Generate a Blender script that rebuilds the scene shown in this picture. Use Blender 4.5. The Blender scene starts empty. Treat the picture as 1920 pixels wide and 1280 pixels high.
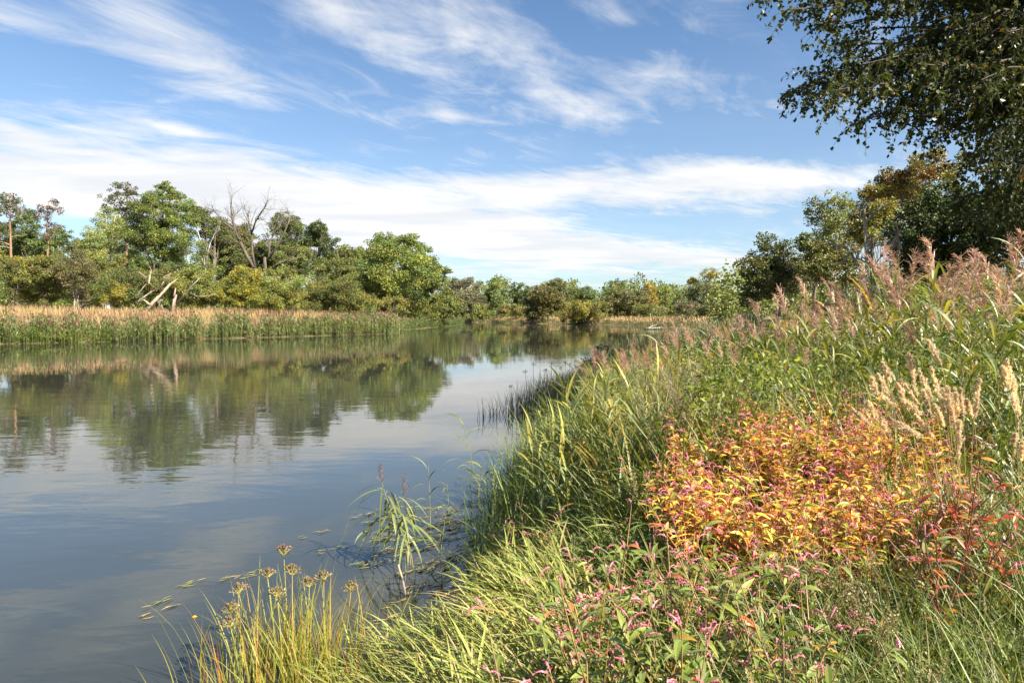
import bpy, math, random
import numpy as np
from mathutils import Vector
R = math.radians
S = bpy.context.scene
C = S.collection

# ------------------------------------------------------------------ camera, world, sun, exposure
EYE = 2.6
PITCH = math.atan(48 / 1280)
cam_d = bpy.data.cameras.new('camera'); cam = bpy.data.objects.new('camera', cam_d); C.objects.link(cam)
cam_d.lens = 24; cam_d.sensor_width = 36; cam_d.clip_start = 0.05; cam_d.clip_end = 6000
cam.location = (0, 0, EYE); cam.rotation_euler = (math.pi / 2 - PITCH, 0, 0)
S.camera = cam
S.view_settings.view_transform = 'Standard'; S.view_settings.look = 'None'
S.view_settings.gamma = 1; S.view_settings.exposure = 1.68
S.render.engine = 'CYCLES'
S.cycles.max_bounces = 8; S.cycles.diffuse_bounces = 4; S.cycles.glossy_bounces = 3
S.cycles.transmission_bounces = 4; S.cycles.transparent_max_bounces = 4
S.cycles.use_denoising = True

SUN_AZ, SUN_EL = 130, 40           # clockwise from the view direction (+Y); the sun stands behind the right shoulder
sd = Vector((math.sin(R(SUN_AZ)) * math.cos(R(SUN_EL)), math.cos(R(SUN_AZ)) * math.cos(R(SUN_EL)), math.sin(R(SUN_EL))))
ld = bpy.data.lights.new('sun', 'SUN'); ld.energy = 5.0; ld.angle = R(0.5); ld.color = (1, .90, .72)
lo = bpy.data.objects.new('sun', ld); C.objects.link(lo); lo.rotation_euler = sd.to_track_quat('Z', 'Y').to_euler()


class NT:
    """small helper for node trees"""
    def __init__(s, tree): s.t = tree; tree.nodes.clear()
    def n(s, typ, ins=None, **kw):
        nd = s.t.nodes.new(typ)
        for k, v in kw.items(): setattr(nd, k, v)
        for k, v in (ins or {}).items(): s.set(nd, k, v)
        return nd
    def set(s, nd, k, v):
        sock = nd.inputs[k]
        if isinstance(v, bpy.types.Node): v = v.outputs[0]
        if isinstance(v, bpy.types.NodeSocket): s.t.links.new(v, sock)
        else: sock.default_value = v
    def m(s, op, a, b=0.0, c=None, clamp=False):
        nd = s.n('ShaderNodeMath', operation=op, use_clamp=clamp)
        s.set(nd, 0, a); s.set(nd, 1, b)
        if c is not None: s.set(nd, 2, c)
        return nd.outputs[0]
    def mix(s, f, a, b, blend='MIX'):
        nd = s.n('ShaderNodeMix', data_type='RGBA', blend_type=blend)
        s.set(nd, 0, f); s.set(nd, 6, a); s.set(nd, 7, b)
        return nd.outputs[2]
    def step(s, x, a, b, lo=0.0, hi=1.0):
        nd = s.n('ShaderNodeMapRange', interpolation_type='SMOOTHSTEP')
        s.set(nd, 0, x); s.set(nd, 1, a); s.set(nd, 2, b); s.set(nd, 3, lo); s.set(nd, 4, hi)
        return nd.outputs[0]


W = bpy.data.worlds.new('World'); S.world = W; W.use_nodes = True
g = NT(W.node_tree)
sky = g.n('ShaderNodeTexSky', sky_type='NISHITA', sun_disc=False, sun_elevation=R(SUN_EL), sun_rotation=R(SUN_AZ),
          altitude=50, air_density=1.0, dust_density=0.6, ozone_density=2.0)
geo = g.n('ShaderNodeTexCoord')
sep = g.n('ShaderNodeSeparateXYZ', {0: geo.outputs['Generated']})
dx, dy, dz = sep.outputs
az = g.m('ARCTAN2', dx, dy)                                   # azimuth from +Y, clockwise, radians
el = g.m('ARCSINE', dz)
den = g.m('ADD', g.m('MAXIMUM', dz, 0.0), 0.05)
pl = g.n('ShaderNodeCombineXYZ', {0: g.m('DIVIDE', dx, den), 1: g.m('DIVIDE', dy, den), 2: 0.0})   # cloud deck plane


def noise(vec, scale, detail=6, rough=.55, dist=0.0, rot=0.0, sc=(1, 1, 1), loc=(0, 0, 0)):
    mp = g.n('ShaderNodeMapping', {0: vec, 1: loc, 2: (0, 0, rot), 3: tuple(1 / a for a in sc)}, vector_type='TEXTURE')
    return g.n('ShaderNodeTexNoise', {0: mp, 'Scale': scale, 'Detail': detail, 'Roughness': rough, 'Distortion': dist}).outputs[0]


def blob(px, py, rx, ry, rot=0.0, amp=1.0):
    """one bank of cloud: an ellipse in azimuth / elevation, centre and radii given in degrees-like photo units"""
    a0 = math.atan((px - 960) / 1280); e0 = math.atan((592 - py) / 1280 * math.cos(a0))
    ra, re = rx / 1280, ry / 1280
    c, s_ = math.cos(R(rot)), math.sin(R(rot))
    da = g.m('SUBTRACT', az, a0); de = g.m('SUBTRACT', el, e0)
    p = g.m('ADD', g.m('MULTIPLY', da, c / ra), g.m('MULTIPLY', de, s_ / ra))
    q = g.m('ADD', g.m('MULTIPLY', da, -s_ / re), g.m('MULTIPLY', de, c / re))
    r2 = g.m('ADD', g.m('MULTIPLY', p, p), g.m('MULTIPLY', q, q))
    return g.m('MULTIPLY', g.m('EXPONENT', g.m('MULTIPLY', r2, -1.0)), amp)


BLOBS = [  # px, py, rx, ry, rotation, amount
    (120, 345, 420, 45, -4, 1.0), (480, 350, 330, 60, -8, .95), (780, 395, 300, 45, -6, .85), (1010, 345, 300, 26, -3, .5),
    (1000, 460, 360, 34, -3, .55), (1270, 345, 240, 28, -2, .55), (1500, 350, 130, 26, -8, .75), (1250, 480, 220, 26, 0, .4),
    (370, 110, 210, 62, -30, .62), (60, 40, 260, 70, -10, .42), (900, 80, 330, 80, -25, .62), (1290, 160, 210, 40, -12, .62), (1250, 40, 260, 40, -10, .35), (1090, 220, 120, 30, -25, .35),
    (640, 30, 160, 40, -25, .42), (330, 240, 60, 14, -5, .5), (835, 222, 40, 18, -20, .45), (20, 240, 50, 16, -20, .5), (60, 430, 260, 70, 0, .5), (1180, 425, 380, 62, 0, .24), (1000, 505, 460, 26, 0, .42), (760, 130, 220, 40, -28, .35), (1420, 330, 160, 24, -6, .5), (480, 235, 200, 30, -8, -.5), (1250, 270, 260, 26, -4, -.4),
    (620, 470, 260, 50, 0, .45)]
tot = None
for b in BLOBS:
    v = blob(*b); tot = v if tot is None else g.m('ADD', tot, v)
n1 = noise(pl, .75, 8, .58, .6, R(30), (.75, 1.15, 1))
n2 = noise(pl, 2.6, 7, .62, 1.0, R(44), (.72, 1.3, 1), (3, 1, 0))
nn = g.m('ADD', g.m('MULTIPLY', n1, .75), g.m('MULTIPLY', n2, .35))
n3 = noise(pl, 2.2, 9, .66, 2.0, R(50), (.62, 1.35, 1), (9, 4, 0))                # fibres of the high cirrus
n4 = noise(pl, .5, 4, .5, .4, 0, (1, 1.3, 1), (2, 7, 0))
dens = g.m('ADD', g.m('MULTIPLY', tot, .72), g.m('MULTIPLY', g.m('SUBTRACT', nn, .53), 2.7))
dens = g.m('ADD', dens, g.m('MULTIPLY', g.m('SUBTRACT', n3, .5), .75))
alpha = g.m('MULTIPLY', g.step(dens, .04, .95), g.step(el, -.02, .03))
veil = g.m('ADD', g.m('MULTIPLY', g.step(el, .45, 0.0), .20), g.m('MULTIPLY', g.m('MULTIPLY', g.step(n3, .46, .72), g.step(n4, .42, .62)), .34))
alpha = g.m('MAXIMUM', g.m('MULTIPLY', alpha, .97), veil)
skyc = g.mix(1.0, sky.outputs[0], (.80, .95, 1.06, 1), 'MULTIPLY')
shade = g.mix(g.step(noise(pl, 1.4, 4, .5, .3, 0, (.6, 1.3, 1), (7, 2, 0)), .35, .65), (5.6, 5.75, 6.0, 1), (6.9, 6.8, 6.6, 1))
col = g.mix(alpha, skyc, shade)
bg = g.n('ShaderNodeBackground', {0: col, 1: .05})
g.n('ShaderNodeOutputWorld', {0: bg})
W.cycles.sampling_method = 'MANUAL'; W.cycles.sample_map_resolution = 1024


# ------------------------------------------------------------------ helpers
def at(px, py, Y):
    """world point seen at photo pixel (px, py) at the distance Y"""
    u, v = (px - 960) / 1280, (640 - py) / 1280
    d = (u, math.cos(PITCH) + v * math.sin(PITCH), -math.sin(PITCH) + v * math.cos(PITCH))
    k = Y / d[1]
    return np.array([d[0] * k, Y, EYE + d[2] * k])


def nrm(a): return a / np.maximum(np.linalg.norm(a, axis=-1, keepdims=True), 1e-9)


class MB:
    """collects vertices, quads, triangles and a tint per vertex; build() links them as ONE mesh object"""
    def __init__(s): s.v = []; s.q = []; s.t = []; s.c = []; s.n = 0
    def add(s, v, quads=None, tris=None, tint=(.5, .5, .5)):
        v = np.asarray(v, float).reshape(-1, 3); k = len(v)
        c = np.broadcast_to(np.asarray(tint, float), (k, 3)) if np.ndim(tint) == 1 else np.asarray(tint, float).reshape(-1, 3)
        s.v.append(v); s.c.append(c)
        if quads is not None and len(quads): s.q.append(np.asarray(quads, np.int64).reshape(-1, 4) + s.n)
        if tris is not None and len(tris): s.t.append(np.asarray(tris, np.int64).reshape(-1, 3) + s.n)
        s.n += k
    def mesh(s, name, mat, smooth=False):
        me = bpy.data.meshes.new(name)
        if s.n:
            v = np.concatenate(s.v).astype(np.float32); c = np.concatenate(s.c).astype(np.float32)
            q = np.concatenate(s.q) if s.q else np.zeros((0, 4), np.int64)
            t = np.concatenate(s.t) if s.t else np.zeros((0, 3), np.int64)
            me.vertices.add(len(v)); me.vertices.foreach_set('co', v.ravel())
            loops = np.concatenate([q.ravel(), t.ravel()]).astype(np.int32)
            me.loops.add(len(loops)); me.loops.foreach_set('vertex_index', loops)
            st = np.concatenate([np.arange(len(q)) * 4, len(q) * 4 + np.arange(len(t)) * 3]).astype(np.int32)
            me.polygons.add(len(st)); me.polygons.foreach_set('loop_start', st)
            me.polygons.foreach_set('use_smooth', np.full(len(st), bool(smooth)))
            me.update(calc_edges=True)
            a = me.attributes.new('tint', 'FLOAT_COLOR', 'POINT')
            a.data.foreach_set('color', np.concatenate([c, np.ones((len(c), 1), np.float32)], 1).ravel())
        me.materials.append(mat)
        return me
    def build(s, name, mat, parent=None, smooth=False, loc=None):
        o = bpy.data.objects.new(name, s.mesh(name, mat, smooth)); C.objects.link(o)
        if parent: o.parent = parent
        if loc is not None: o.location = loc
        return o


def tag(o, label=None, cat=None, group=None, kind=None):
    if label: o['label'] = label
    if cat: o['category'] = cat
    if group: o['group'] = group
    if kind: o['kind'] = kind
    return o


def thing(name, label, cat, loc=(0, 0, 0), group=None):
    o = bpy.data.objects.new(name, None); C.objects.link(o); o.location = [float(a) for a in loc]
    o.empty_display_size = .2
    return tag(o, label, cat, group)


def dup(root, loc, rz=0, sc=1, tilt=(0, 0), label=None, group=None):
    r = root.copy(); C.objects.link(r); r.location = [float(a) for a in loc]; r.rotation_euler = (tilt[0], tilt[1], rz); r.scale = (sc, sc, sc)
    if label: r['label'] = label
    if group: r['group'] = group
    for ch in root.children:
        c = ch.copy(); C.objects.link(c); c.parent = r
    return r


def ribbon(mb, P, Wd, side, tint, fold=0.0):
    """P (N,S,3) centre lines, Wd (N,S) half widths, side (N,1|S,3); fold > 0 gives a V section"""
    N, K = P.shape[:2]; side = np.broadcast_to(side, P.shape); w = Wd[..., None]
    if np.ndim(tint) == 1: tint = np.broadcast_to(tint, (N, 3))
    if tint.ndim == 2: tint = np.broadcast_to(tint[:, None], (N, K, 3))
    if fold:
        d = np.gradient(P, axis=1); up = nrm(np.cross(side, d)); up = np.where(up[..., 2:3] < 0, -up, up)
        V = np.stack([P - side * w + up * w * fold, P, P + side * w + up * w * fold], 2); m = 3
    else:
        V = np.stack([P - side * w, P + side * w], 2); m = 2
    idx = np.arange(N * K * m).reshape(N, K, m)
    qs = [np.stack([idx[:, :-1, j], idx[:, :-1, j + 1], idx[:, 1:, j + 1], idx[:, 1:, j]], -1).reshape(-1, 4) for j in range(m - 1)]
    mb.add(V.reshape(-1, 3), np.concatenate(qs), None, np.repeat(tint[:, :, None], m, 2).reshape(-1, 3))


def blades(mb, rg, B, azm, th0, bend, L, w, tint, K=5, prof='grass', fold=.0, twist=.3, pw=1.4):
    """curved blades from base points B: th0 lean from vertical, bend extra lean reached at the tip"""
    N = len(B); t = np.linspace(0, 1, K)[None]
    th = th0[:, None] + bend[:, None] * t ** pw
    az_ = azm[:, None] + 0 * t
    d = np.stack([np.sin(th) * np.cos(az_), np.sin(th) * np.sin(az_), np.cos(th)], -1) * (L[:, None, None] / (K - 1))
    P = np.concatenate([B[:, None], B[:, None] + np.cumsum((d[:, :-1] + d[:, 1:]) / 2, 1)], 1)
    if prof == 'grass': wp = np.clip(1.05 - t ** 2.2, .04, 1) * np.clip(.55 + t * 2, 0, 1)
    else: wp = np.clip(np.sin(np.pi * np.clip(t, .03, .985) ** .8), .05, 1)
    tw = rg.normal(0, twist, N)[:, None]
    s0 = np.stack([-np.sin(az_), np.cos(az_), 0 * az_], -1); up = nrm(np.cross(d, s0))
    side = s0 * np.cos(tw)[..., None] + up * np.sin(tw)[..., None]
    ribbon(mb, P, w[:, None] * wp, side, tint, fold)
    return P


def cards(mb, rg, P, D, Nn, L, w, tint, fold=.25):
    """leaf-shaped diamonds: position P, axis D, normal Nn, length L, half width w"""
    n = len(P); D = nrm(D); sd_ = nrm(np.cross(D, Nn)); up = np.cross(sd_, D)
    L = L[:, None]; w = w[:, None]
    V = np.stack([P, P + D * L * .45 + sd_ * w + up * w * fold, P + D * L, P + D * L * .45 - sd_ * w + up * w * fold], 1)
    i = np.arange(n)[:, None] * 4
    T = np.concatenate([i + [[0, 1, 2]], i + [[0, 2, 3]]])
    mb.add(V.reshape(-1, 3), None, T, np.repeat(tint, 4, 0))


def tube(mb, pts, rad, sides=6, tint=(.3, .25, .2), cap=False):
    pts = np.asarray(pts, float); K = len(pts); rad = np.broadcast_to(np.asarray(rad, float), (K,))
    d = nrm(np.gradient(pts, axis=0)); ref = np.array([0.31, 0.95, 0.05]) if abs(d[0, 2]) > .7 else np.array([0.05, .1, 1.0])
    u = nrm(np.cross(d, ref)); v = np.cross(d, u)
    a = np.arange(sides) / sides * 2 * np.pi
    V = pts[:, None] + rad[:, None, None] * (u[:, None] * np.cos(a)[None, :, None] + v[:, None] * np.sin(a)[None, :, None])
    i = np.arange(K * sides).reshape(K, sides); j = np.roll(i, -1, 1)
    q = np.stack([i[:-1], j[:-1], j[1:], i[1:]], -1).reshape(-1, 4)
    tt = np.asarray(tint, float)
    if tt.ndim == 2: tt = np.repeat(tt, sides, 0)
    tr = None
    if cap:
        tr = [(i[-1, 0], i[-1, k], i[-1, k + 1]) for k in range(1, sides - 1)] + [(i[0, 0], i[0, k + 1], i[0, k]) for k in range(1, sides - 1)]
    mb.add(V.reshape(-1, 3), q, tr, tt)


def vary(rg, base, n, val=.2, hue=.12):
    """n tints around a base colour"""
    b = np.asarray(base, float)[None] * (1 + rg.normal(0, val, (n, 1))).clip(.4, 1.9)
    h = rg.normal(0, hue, (n, 1))
    return (b * np.concatenate([1 + h, 1 + 0 * h, 1 - h * .5], 1)).clip(.004, .9)


def pick(rg, table, n):
    """n tints drawn from [(weight, colour)]"""
    w = np.array([a for a, _ in table], float); c = np.array([b for _, b in table], float)
    k = rg.choice(len(w), n, p=w / w.sum())
    return vary(rg, (1, 1, 1), n, .16, .06) * c[k]


# ------------------------------------------------------------------ materials
def mat_leaf(name, trans=.3, gloss=.06, rough=.45, nscale=6.0, namp=.25, tcol=(1.15, 1.1, .55)):
    m = bpy.data.materials.new(name); m.use_nodes = True; k = NT(m.node_tree)
    at_ = k.n('ShaderNodeAttribute', attribute_name='tint')
    tc = k.n('ShaderNodeTexCoord'); oi = k.n('ShaderNodeObjectInfo')
    ns = k.n('ShaderNodeTexNoise', {0: tc.outputs['Object'], 'Scale': nscale, 'Detail': 3.0})
    f = k.step(ns.outputs[0], .3, .7, 1 - namp, 1 + namp)
    f = k.m('MULTIPLY', f, k.m('ADD', k.m('MULTIPLY', oi.outputs['Random'], .3), .85))
    c = k.n('ShaderNodeVectorMath', {0: at_.outputs[0]}, operation='SCALE'); k.set(c, 3, f)
    c2 = k.mix(1.0, c.outputs[0], (*tcol, 1), 'MULTIPLY')
    d = k.n('ShaderNodeBsdfDiffuse', {0: c.outputs[0], 1: .2}); t = k.n('ShaderNodeBsdfTranslucent', {0: c2})
    s1 = k.n('ShaderNodeMixShader', {0: trans, 1: d, 2: t}) if trans else d
    gl = k.n('ShaderNodeBsdfGlossy', {0: (1, 1, 1, 1), 1: rough})
    lw = k.n('ShaderNodeLayerWeight', {0: .25})
    fac = k.m('ADD', k.m('MULTIPLY', lw.outputs[0], gloss * 2.5), gloss * .5)
    s2 = k.n('ShaderNodeMixShader', {0: fac, 1: s1, 2: gl})
    k.n('ShaderNodeOutputMaterial', {0: s2})
    return m


M_TREE = mat_leaf('tree_leaves', .36, .05, .5, .35, .22)
M_GLOSS = mat_leaf('glossy_tree_leaves', .32, .02, .5, .5, .2)
M_LEAF = mat_leaf('herb_leaves', .42, .035, .45, 7, .2)
M_REED = mat_leaf('reed_leaves', .4, .04, .45, 5, .2)
M_DRY = mat_leaf('dry_grass', .35, .03, .6, 3, .2, (1.05, 1, .8))
M_PLUME = mat_leaf('plume', .45, .05, .5, 8, .2, (1.05, 1, .9))
M_FLOWER = mat_leaf('flower', .25, .05, .5, 20, .2, (1.1, .8, .9))
M_STEM = mat_leaf('stem', 0, .08, .4, 12, .25)
M_FLOAT = mat_leaf('floating_leaf', .1, .03, .4, 18, .35)


def mat_bark(name, scale=4.0):
    m = bpy.data.materials.new(name); m.use_nodes = True; k = NT(m.node_tree)
    at_ = k.n('ShaderNodeAttribute', attribute_name='tint'); tc = k.n('ShaderNodeTexCoord')
    mp = k.n('ShaderNodeMapping', {0: tc.outputs['Object'], 3: (1, 1, .25)})
    ns = k.n('ShaderNodeTexNoise', {0: mp, 'Scale': scale, 'Detail': 6.0, 'Roughness': .65})
    f = k.step(ns.outputs[0], .3, .7, .55, 1.3)
    c = k.n('ShaderNodeVectorMath', {0: at_.outputs[0]}, operation='SCALE'); k.set(c, 3, f)
    b = k.n('ShaderNodeBump', {'Strength': .6, 'Distance': .05, 'Height': ns.outputs[0]})
    p = k.n('ShaderNodeBsdfPrincipled', {'Base Color': c.outputs[0], 'Roughness': .85, 'Normal': b})
    k.n('ShaderNodeOutputMaterial', {0: p})
    return m


M_BARK = mat_bark('bark')


def mat_ground():
    m = bpy.data.materials.new('ground'); m.use_nodes = True; k = NT(m.node_tree)
    tc = k.n('ShaderNodeTexCoord')
    a = k.n('ShaderNodeTexNoise', {0: tc.outputs['Object'], 'Scale': .06, 'Detail': 5.0}).outputs[0]
    b = k.n('ShaderNodeTexNoise', {0: tc.outputs['Object'], 'Scale': 3.0, 'Detail': 8.0, 'Roughness': .7}).outputs[0]
    c1 = k.mix(k.step(a, .4, .6), (.11, .12, .035, 1), (.24, .18, .08, 1))
    c2 = k.mix(k.step(b, .3, .7), (.06, .045, .026, 1), c1)
    p = k.n('ShaderNodeBsdfPrincipled', {'Base Color': c2, 'Roughness': .95, 'Normal': k.n('ShaderNodeBump', {'Strength': .7, 'Distance': .05, 'Height': b})})
    k.n('ShaderNodeOutputMaterial', {0: p})
    return m


def mat_water():
    m = bpy.data.materials.new('river_water'); m.use_nodes = True; k = NT(m.node_tree)
    tc = k.n('ShaderNodeTexCoord'); o = tc.outputs['Object']
    def nz(scale, sc, rot, det=3, dist=0.0):
        mp = k.n('ShaderNodeMapping', {0: o, 2: (0, 0, R(rot)), 3: sc})
        return k.n('ShaderNodeTexNoise', {0: mp, 'Scale': scale, 'Detail': float(det), 'Roughness': .5, 'Distortion': dist}).outputs[0]
    big = nz(.10, (1, .45, 1), 12, 2)                                   # patches of calm and of breeze
    calm = k.step(big, .40, .62, .2, 1.5)
    h = k.m('ADD', k.m('MULTIPLY', nz(.9, (.6, 1.5, 1), 8, 3, .3), 1.0), k.m('MULTIPLY', nz(3.5, (.7, 1.4, 1), -10, 3, .3), .22))
    h = k.m('ADD', k.m('MULTIPLY', h, calm), k.m('MULTIPLY', nz(.22, (.6, 1.3, 1), 0, 2), .9))
    b = k.n('ShaderNodeBump', {'Strength': .5, 'Distance': .0105, 'Height': h})
    mud = k.mix(nz(.25, (1, 1, 1), 0, 4), (.026, .031, .027, 1), (.040, .042, .032, 1))
    p = k.n('ShaderNodeBsdfPrincipled', {'Base Color': mud, 'Roughness': .02, 'IOR': 1.62, 'Normal': b})
    k.n('ShaderNodeOutputMaterial', {0: p})
    return m


# ------------------------------------------------------------------ river, ground
RB = [(-300, -160), (-60, -40), (-14, -12), (-5, -2.5), (-1.5, 1.6), (-.80, 3.4), (-.55, 5.0), (-.42, 6.2), (-.18, 8), (.06, 10.8), (.5, 16), (1.3, 20), (3.6, 30), (10, 53),
      (24, 100), (36, 133), (35, 166), (25, 196), (8.7, 222), (-19, 277), (-70, 330), (-200, 420)]
LB = [(-200, 375), (-70, 297), (-26, 255), (-17.6, 237), (-14.6, 200), (-15.6, 166), (-20, 119), (-17.2, 98), (-24.6, 87.6), (-31.6, 79), (-38.5, 69), (-47, 62.8),
      (-80, 48), (-140, 25), (-300, -20)]
POLY = np.array(RB + LB, float)


def sdist(x, y):
    """signed distance to the water's edge: positive on land"""
    p = np.stack([np.ravel(x), np.ravel(y)], 1).astype(float)
    best = np.full(len(p), 1e9); ins = np.zeros(len(p), bool)
    for a, b in zip(POLY, np.roll(POLY, -1, 0)):
        e = b - a; t = (((p - a) @ e) / (e @ e)).clip(0, 1)
        best = np.minimum(best, np.linalg.norm(p - a - t[:, None] * e, axis=1))
        cr = ((a[1] > p[:, 1]) != (b[1] > p[:, 1]))
        with np.errstate(divide='ignore', invalid='ignore'):
            ins ^= cr & (p[:, 0] < (b[0] - a[0]) * (p[:, 1] - a[1]) / (b[1] - a[1]) + a[0])
    return np.where(ins, -best, best).reshape(np.shape(x))


def sm(t): t = np.clip(t, 0, 1); return t * t * (3 - 2 * t)


def gz(x, y):
    x = np.asarray(x, float); y = np.asarray(y, float); d = sdist(x, y)
    far = sm((y - 35) / 25)
    hm = 1.0 + 1.25 * far - .9 * sm((y - 130) / 60); wd = 1.8 + 10 * far
    wob = .06 * np.sin(x * 1.7 + y * .9) + .05 * np.sin(x * .6 - y * 1.3 + 1) + .12 * far * np.sin(x * .21 + y * .17)
    land = .03 + hm * sm(d / wd) + .012 * np.clip(d, 0, 60) + wob * sm(d / 2)
    bed = -.05 - 1.3 * sm(-d / 3.5)
    return np.where(d > 0, land, bed)


def axis(lo, hi, fine_lo, fine_hi, fs, grow=1.09):
    a = list(np.arange(fine_lo, fine_hi, fs)); s = fs
    while a[-1] < hi: s *= grow; a.append(a[-1] + s)
    s = fs
    while a[0] > lo: s *= grow; a.insert(0, a[0] - s)
    return np.array(a)


xs = axis(-2500, 2500, -6, 12, .3, 1.07); ys = axis(-400, 3500, -2, 18, .3, 1.05)
X, Y = np.meshgrid(xs, ys); Z = gz(X, Y)
mb = MB(); i = np.arange(X.size).reshape(X.shape)
mb.add(np.stack([X, Y, Z], -1), np.stack([i[:-1, :-1], i[:-1, 1:], i[1:, 1:], i[1:, :-1]], -1).reshape(-1, 4))
tag(mb.build('ground', mat_ground(), smooth=True), kind='structure')
mb = MB()
xs = np.linspace(-320, 60, 20); ys = np.linspace(-180, 440, 20); X, Y = np.meshgrid(xs, ys); i = np.arange(X.size).reshape(X.shape)
mb.add(np.stack([X, Y, 0 * X], -1), np.stack([i[:-1, :-1], i[:-1, 1:], i[1:, 1:], i[1:, :-1]], -1).reshape(-1, 4))
tag(mb.build('river_water', mat_water()), kind='structure')


# ------------------------------------------------------------------ trees
def px_blobs(blobs, Y, rg, flat=.9):
    out = []
    for cx, cy, rx, ry in blobs:
        Yb = Y + rg.normal(0, .03 * Y * min(1, rx / 60)); c = at(cx, cy, Y); c[1] = Yb
        a, b = rx / 1280 * Y * (1.28 if Y > 195 else 1.1), ry / 1280 * Y * 1.06
        out.append((c, np.array([a, (a + b) / 2 * flat, b])))
    return out


def clump_leaves(mb, rg, cent, crad, n_each, L, tint, wide=.42, droop=0.0, upn=.7, val=.16, clump_val=.2, hue=.1):
    """leaf cards in clumps round the centres"""
    k = len(cent); rep = np.repeat(np.arange(k), n_each)
    n = len(rep); dv = nrm(rg.normal(size=(n, 3))); r = rg.random((n, 1)) ** .45
    P = cent[rep] + dv * r * (crad[rep][:, None] * np.array([1.1, 1.1, .72]))
    D = nrm(dv * .6 + rg.normal(size=(n, 3)) * .8 + np.array([0, 0, -droop]))
    Nn = nrm(rg.normal(size=(n, 3)) + np.array([0, 0, upn]) + dv * .6)
    if not isinstance(tint[0], tuple): ct = vary(rg, tint, k, clump_val, hue)
    else: ct = pick(rg, tint, k)
    T = ct[rep] * (1 + rg.normal(0, val, (n, 1))).clip(.5, 1.6)
    ll = L * rg.uniform(.65, 1.3, n)
    cards(mb, rg, P, D, Nn, ll, ll * wide, T)


def make_tree(name, label, cat, blobs, Y, base, tint, seed, leaf=None, cover=3.0, clump=.145, bark=(.16, .13, .1), trunk=.022, mat=None, group=None,
              stems=1, wide=.42, limbs=14, droop=.2, part=('trunk', 'crown'), ragged=.25, show=.0):
    """one tree or shrub: tapered trunk with limbs, and a crown of leaf clumps filling the ellipsoids"""
    rg = np.random.default_rng(seed)
    E = px_blobs(blobs, Y, rg)
    bx = at(base, 592, Y)[0]; bz = float(gz(bx, Y)); root = thing(name, label, cat, (bx, Y, bz), group)
    org = np.array([bx, Y, bz])
    leaf = leaf or max(.10, Y * .0017)
    cs, cr = [], []
    for c, r in E:
        size = float(np.mean(r)); nc = int(np.clip((r[0] * r[2]) / (clump * size) ** 2 * 2.3, 14, 300))
        dv = nrm(rg.normal(size=(nc, 3))); rr = rg.uniform(.35, 1.0, (nc, 1)) ** .6
        rr *= 1 + rg.normal(0, ragged * .5, (nc, 1)).clip(-.5, .45)
        cs.append(c + dv * rr * r * (1 - clump * .5)); cr.append(size * clump * rg.uniform(.75, 1.6, nc))
    cs = np.concatenate(cs); cr = np.concatenate(cr)
    ok = cs[:, 2] > gz(cs[:, 0], cs[:, 1]) + .2; cs = cs[ok]; cr = cr[ok]
    area = (np.pi * cr ** 2).sum()
    n_each = np.maximum((cover * np.pi * cr ** 2 / (leaf * leaf * wide) * .55).astype(int), 8)
    m = MB(); clump_leaves(m, rg, cs - org, cr, n_each, leaf, tint, wide, droop)
    top = max(c[2] + r[2] * .45 for c, r in E); h = top - bz
    t = MB(); bk = np.asarray(bark, float)
    main = max(E, key=lambda e: e[1][0] * e[1][2])[0]
    for s_ in range(stems):
        off = np.array([rg.normal(0, .03 * h), rg.normal(0, .03 * h), 0]) if stems > 1 else np.zeros(3)
        tgt = np.array([main[0] + (rg.normal(0, .12 * h) if stems > 1 else 0), main[1], top]) - org
        K = 7; tt = np.linspace(0, 1, K)[:, None]
        ax = off * (1 - tt) + np.array([0, 0, -.25]) * (1 - tt) + np.array([tgt[0], tgt[1] * .5, tgt[2]]) * np.concatenate([tt ** 1.4, tt ** 1.4, tt], 1)
        ax[1:-1, :2] += rg.normal(0, .012 * h, (K - 2, 2))
        r0 = trunk * h / math.sqrt(stems)
        rad = r0 * (1 - tt[:, 0]) ** .8 + r0 * .12; rad[0] *= 1.35
        tube(t, ax, rad, 8, bk[None] * rg.uniform(.85, 1.1, (K, 1)))
        idx = rg.permutation(len(cs))[:limbs]
        for j in idx:
            q = cs[j] - org; a = rg.uniform(.25, .8); f = a * (K - 1); i0 = int(f); p0 = ax[i0] * (1 - f + i0) + ax[min(i0 + 1, K - 1)] * (f - i0)
            if q[2] < p0[2] - .1 * h: a = .2; p0 = ax[1]
            mid = (p0 + q) / 2 + np.array([0, 0, -.06 * np.linalg.norm(q - p0)]) + rg.normal(0, .02 * h, 3)
            rr0 = r0 * .42 * (1 - a * .7)
            tube(t, [p0, (p0 * .6 + mid * .4), mid, (mid + q) / 2 + [0, 0, .02 * h], q], [rr0, rr0 * .8, rr0 * .6, rr0 * .4, rr0 * .15], 5, bk)
    t.build(part[0], M_BARK, root, True); m.build(part[1], mat or M_TREE, root)
    return root


G_OAK = (.145, .185, .036); G_DARK = (.115, .155, .036); G_OLIVE = (.205, .220, .050); G_YEL = (.33, .29, .035)
G_LIGHT = (.20, .235, .06); G_BROWN = (.2, .14, .055); G_GREY = (.19, .18, .10); G_PINE = (.075, .105, .036)
G_MIXY = [(6, G_OLIVE), (2, G_LIGHT), (1.5, G_YEL), (.5, G_BROWN)]
SHRUB = ('stem', 'foliage')

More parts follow.
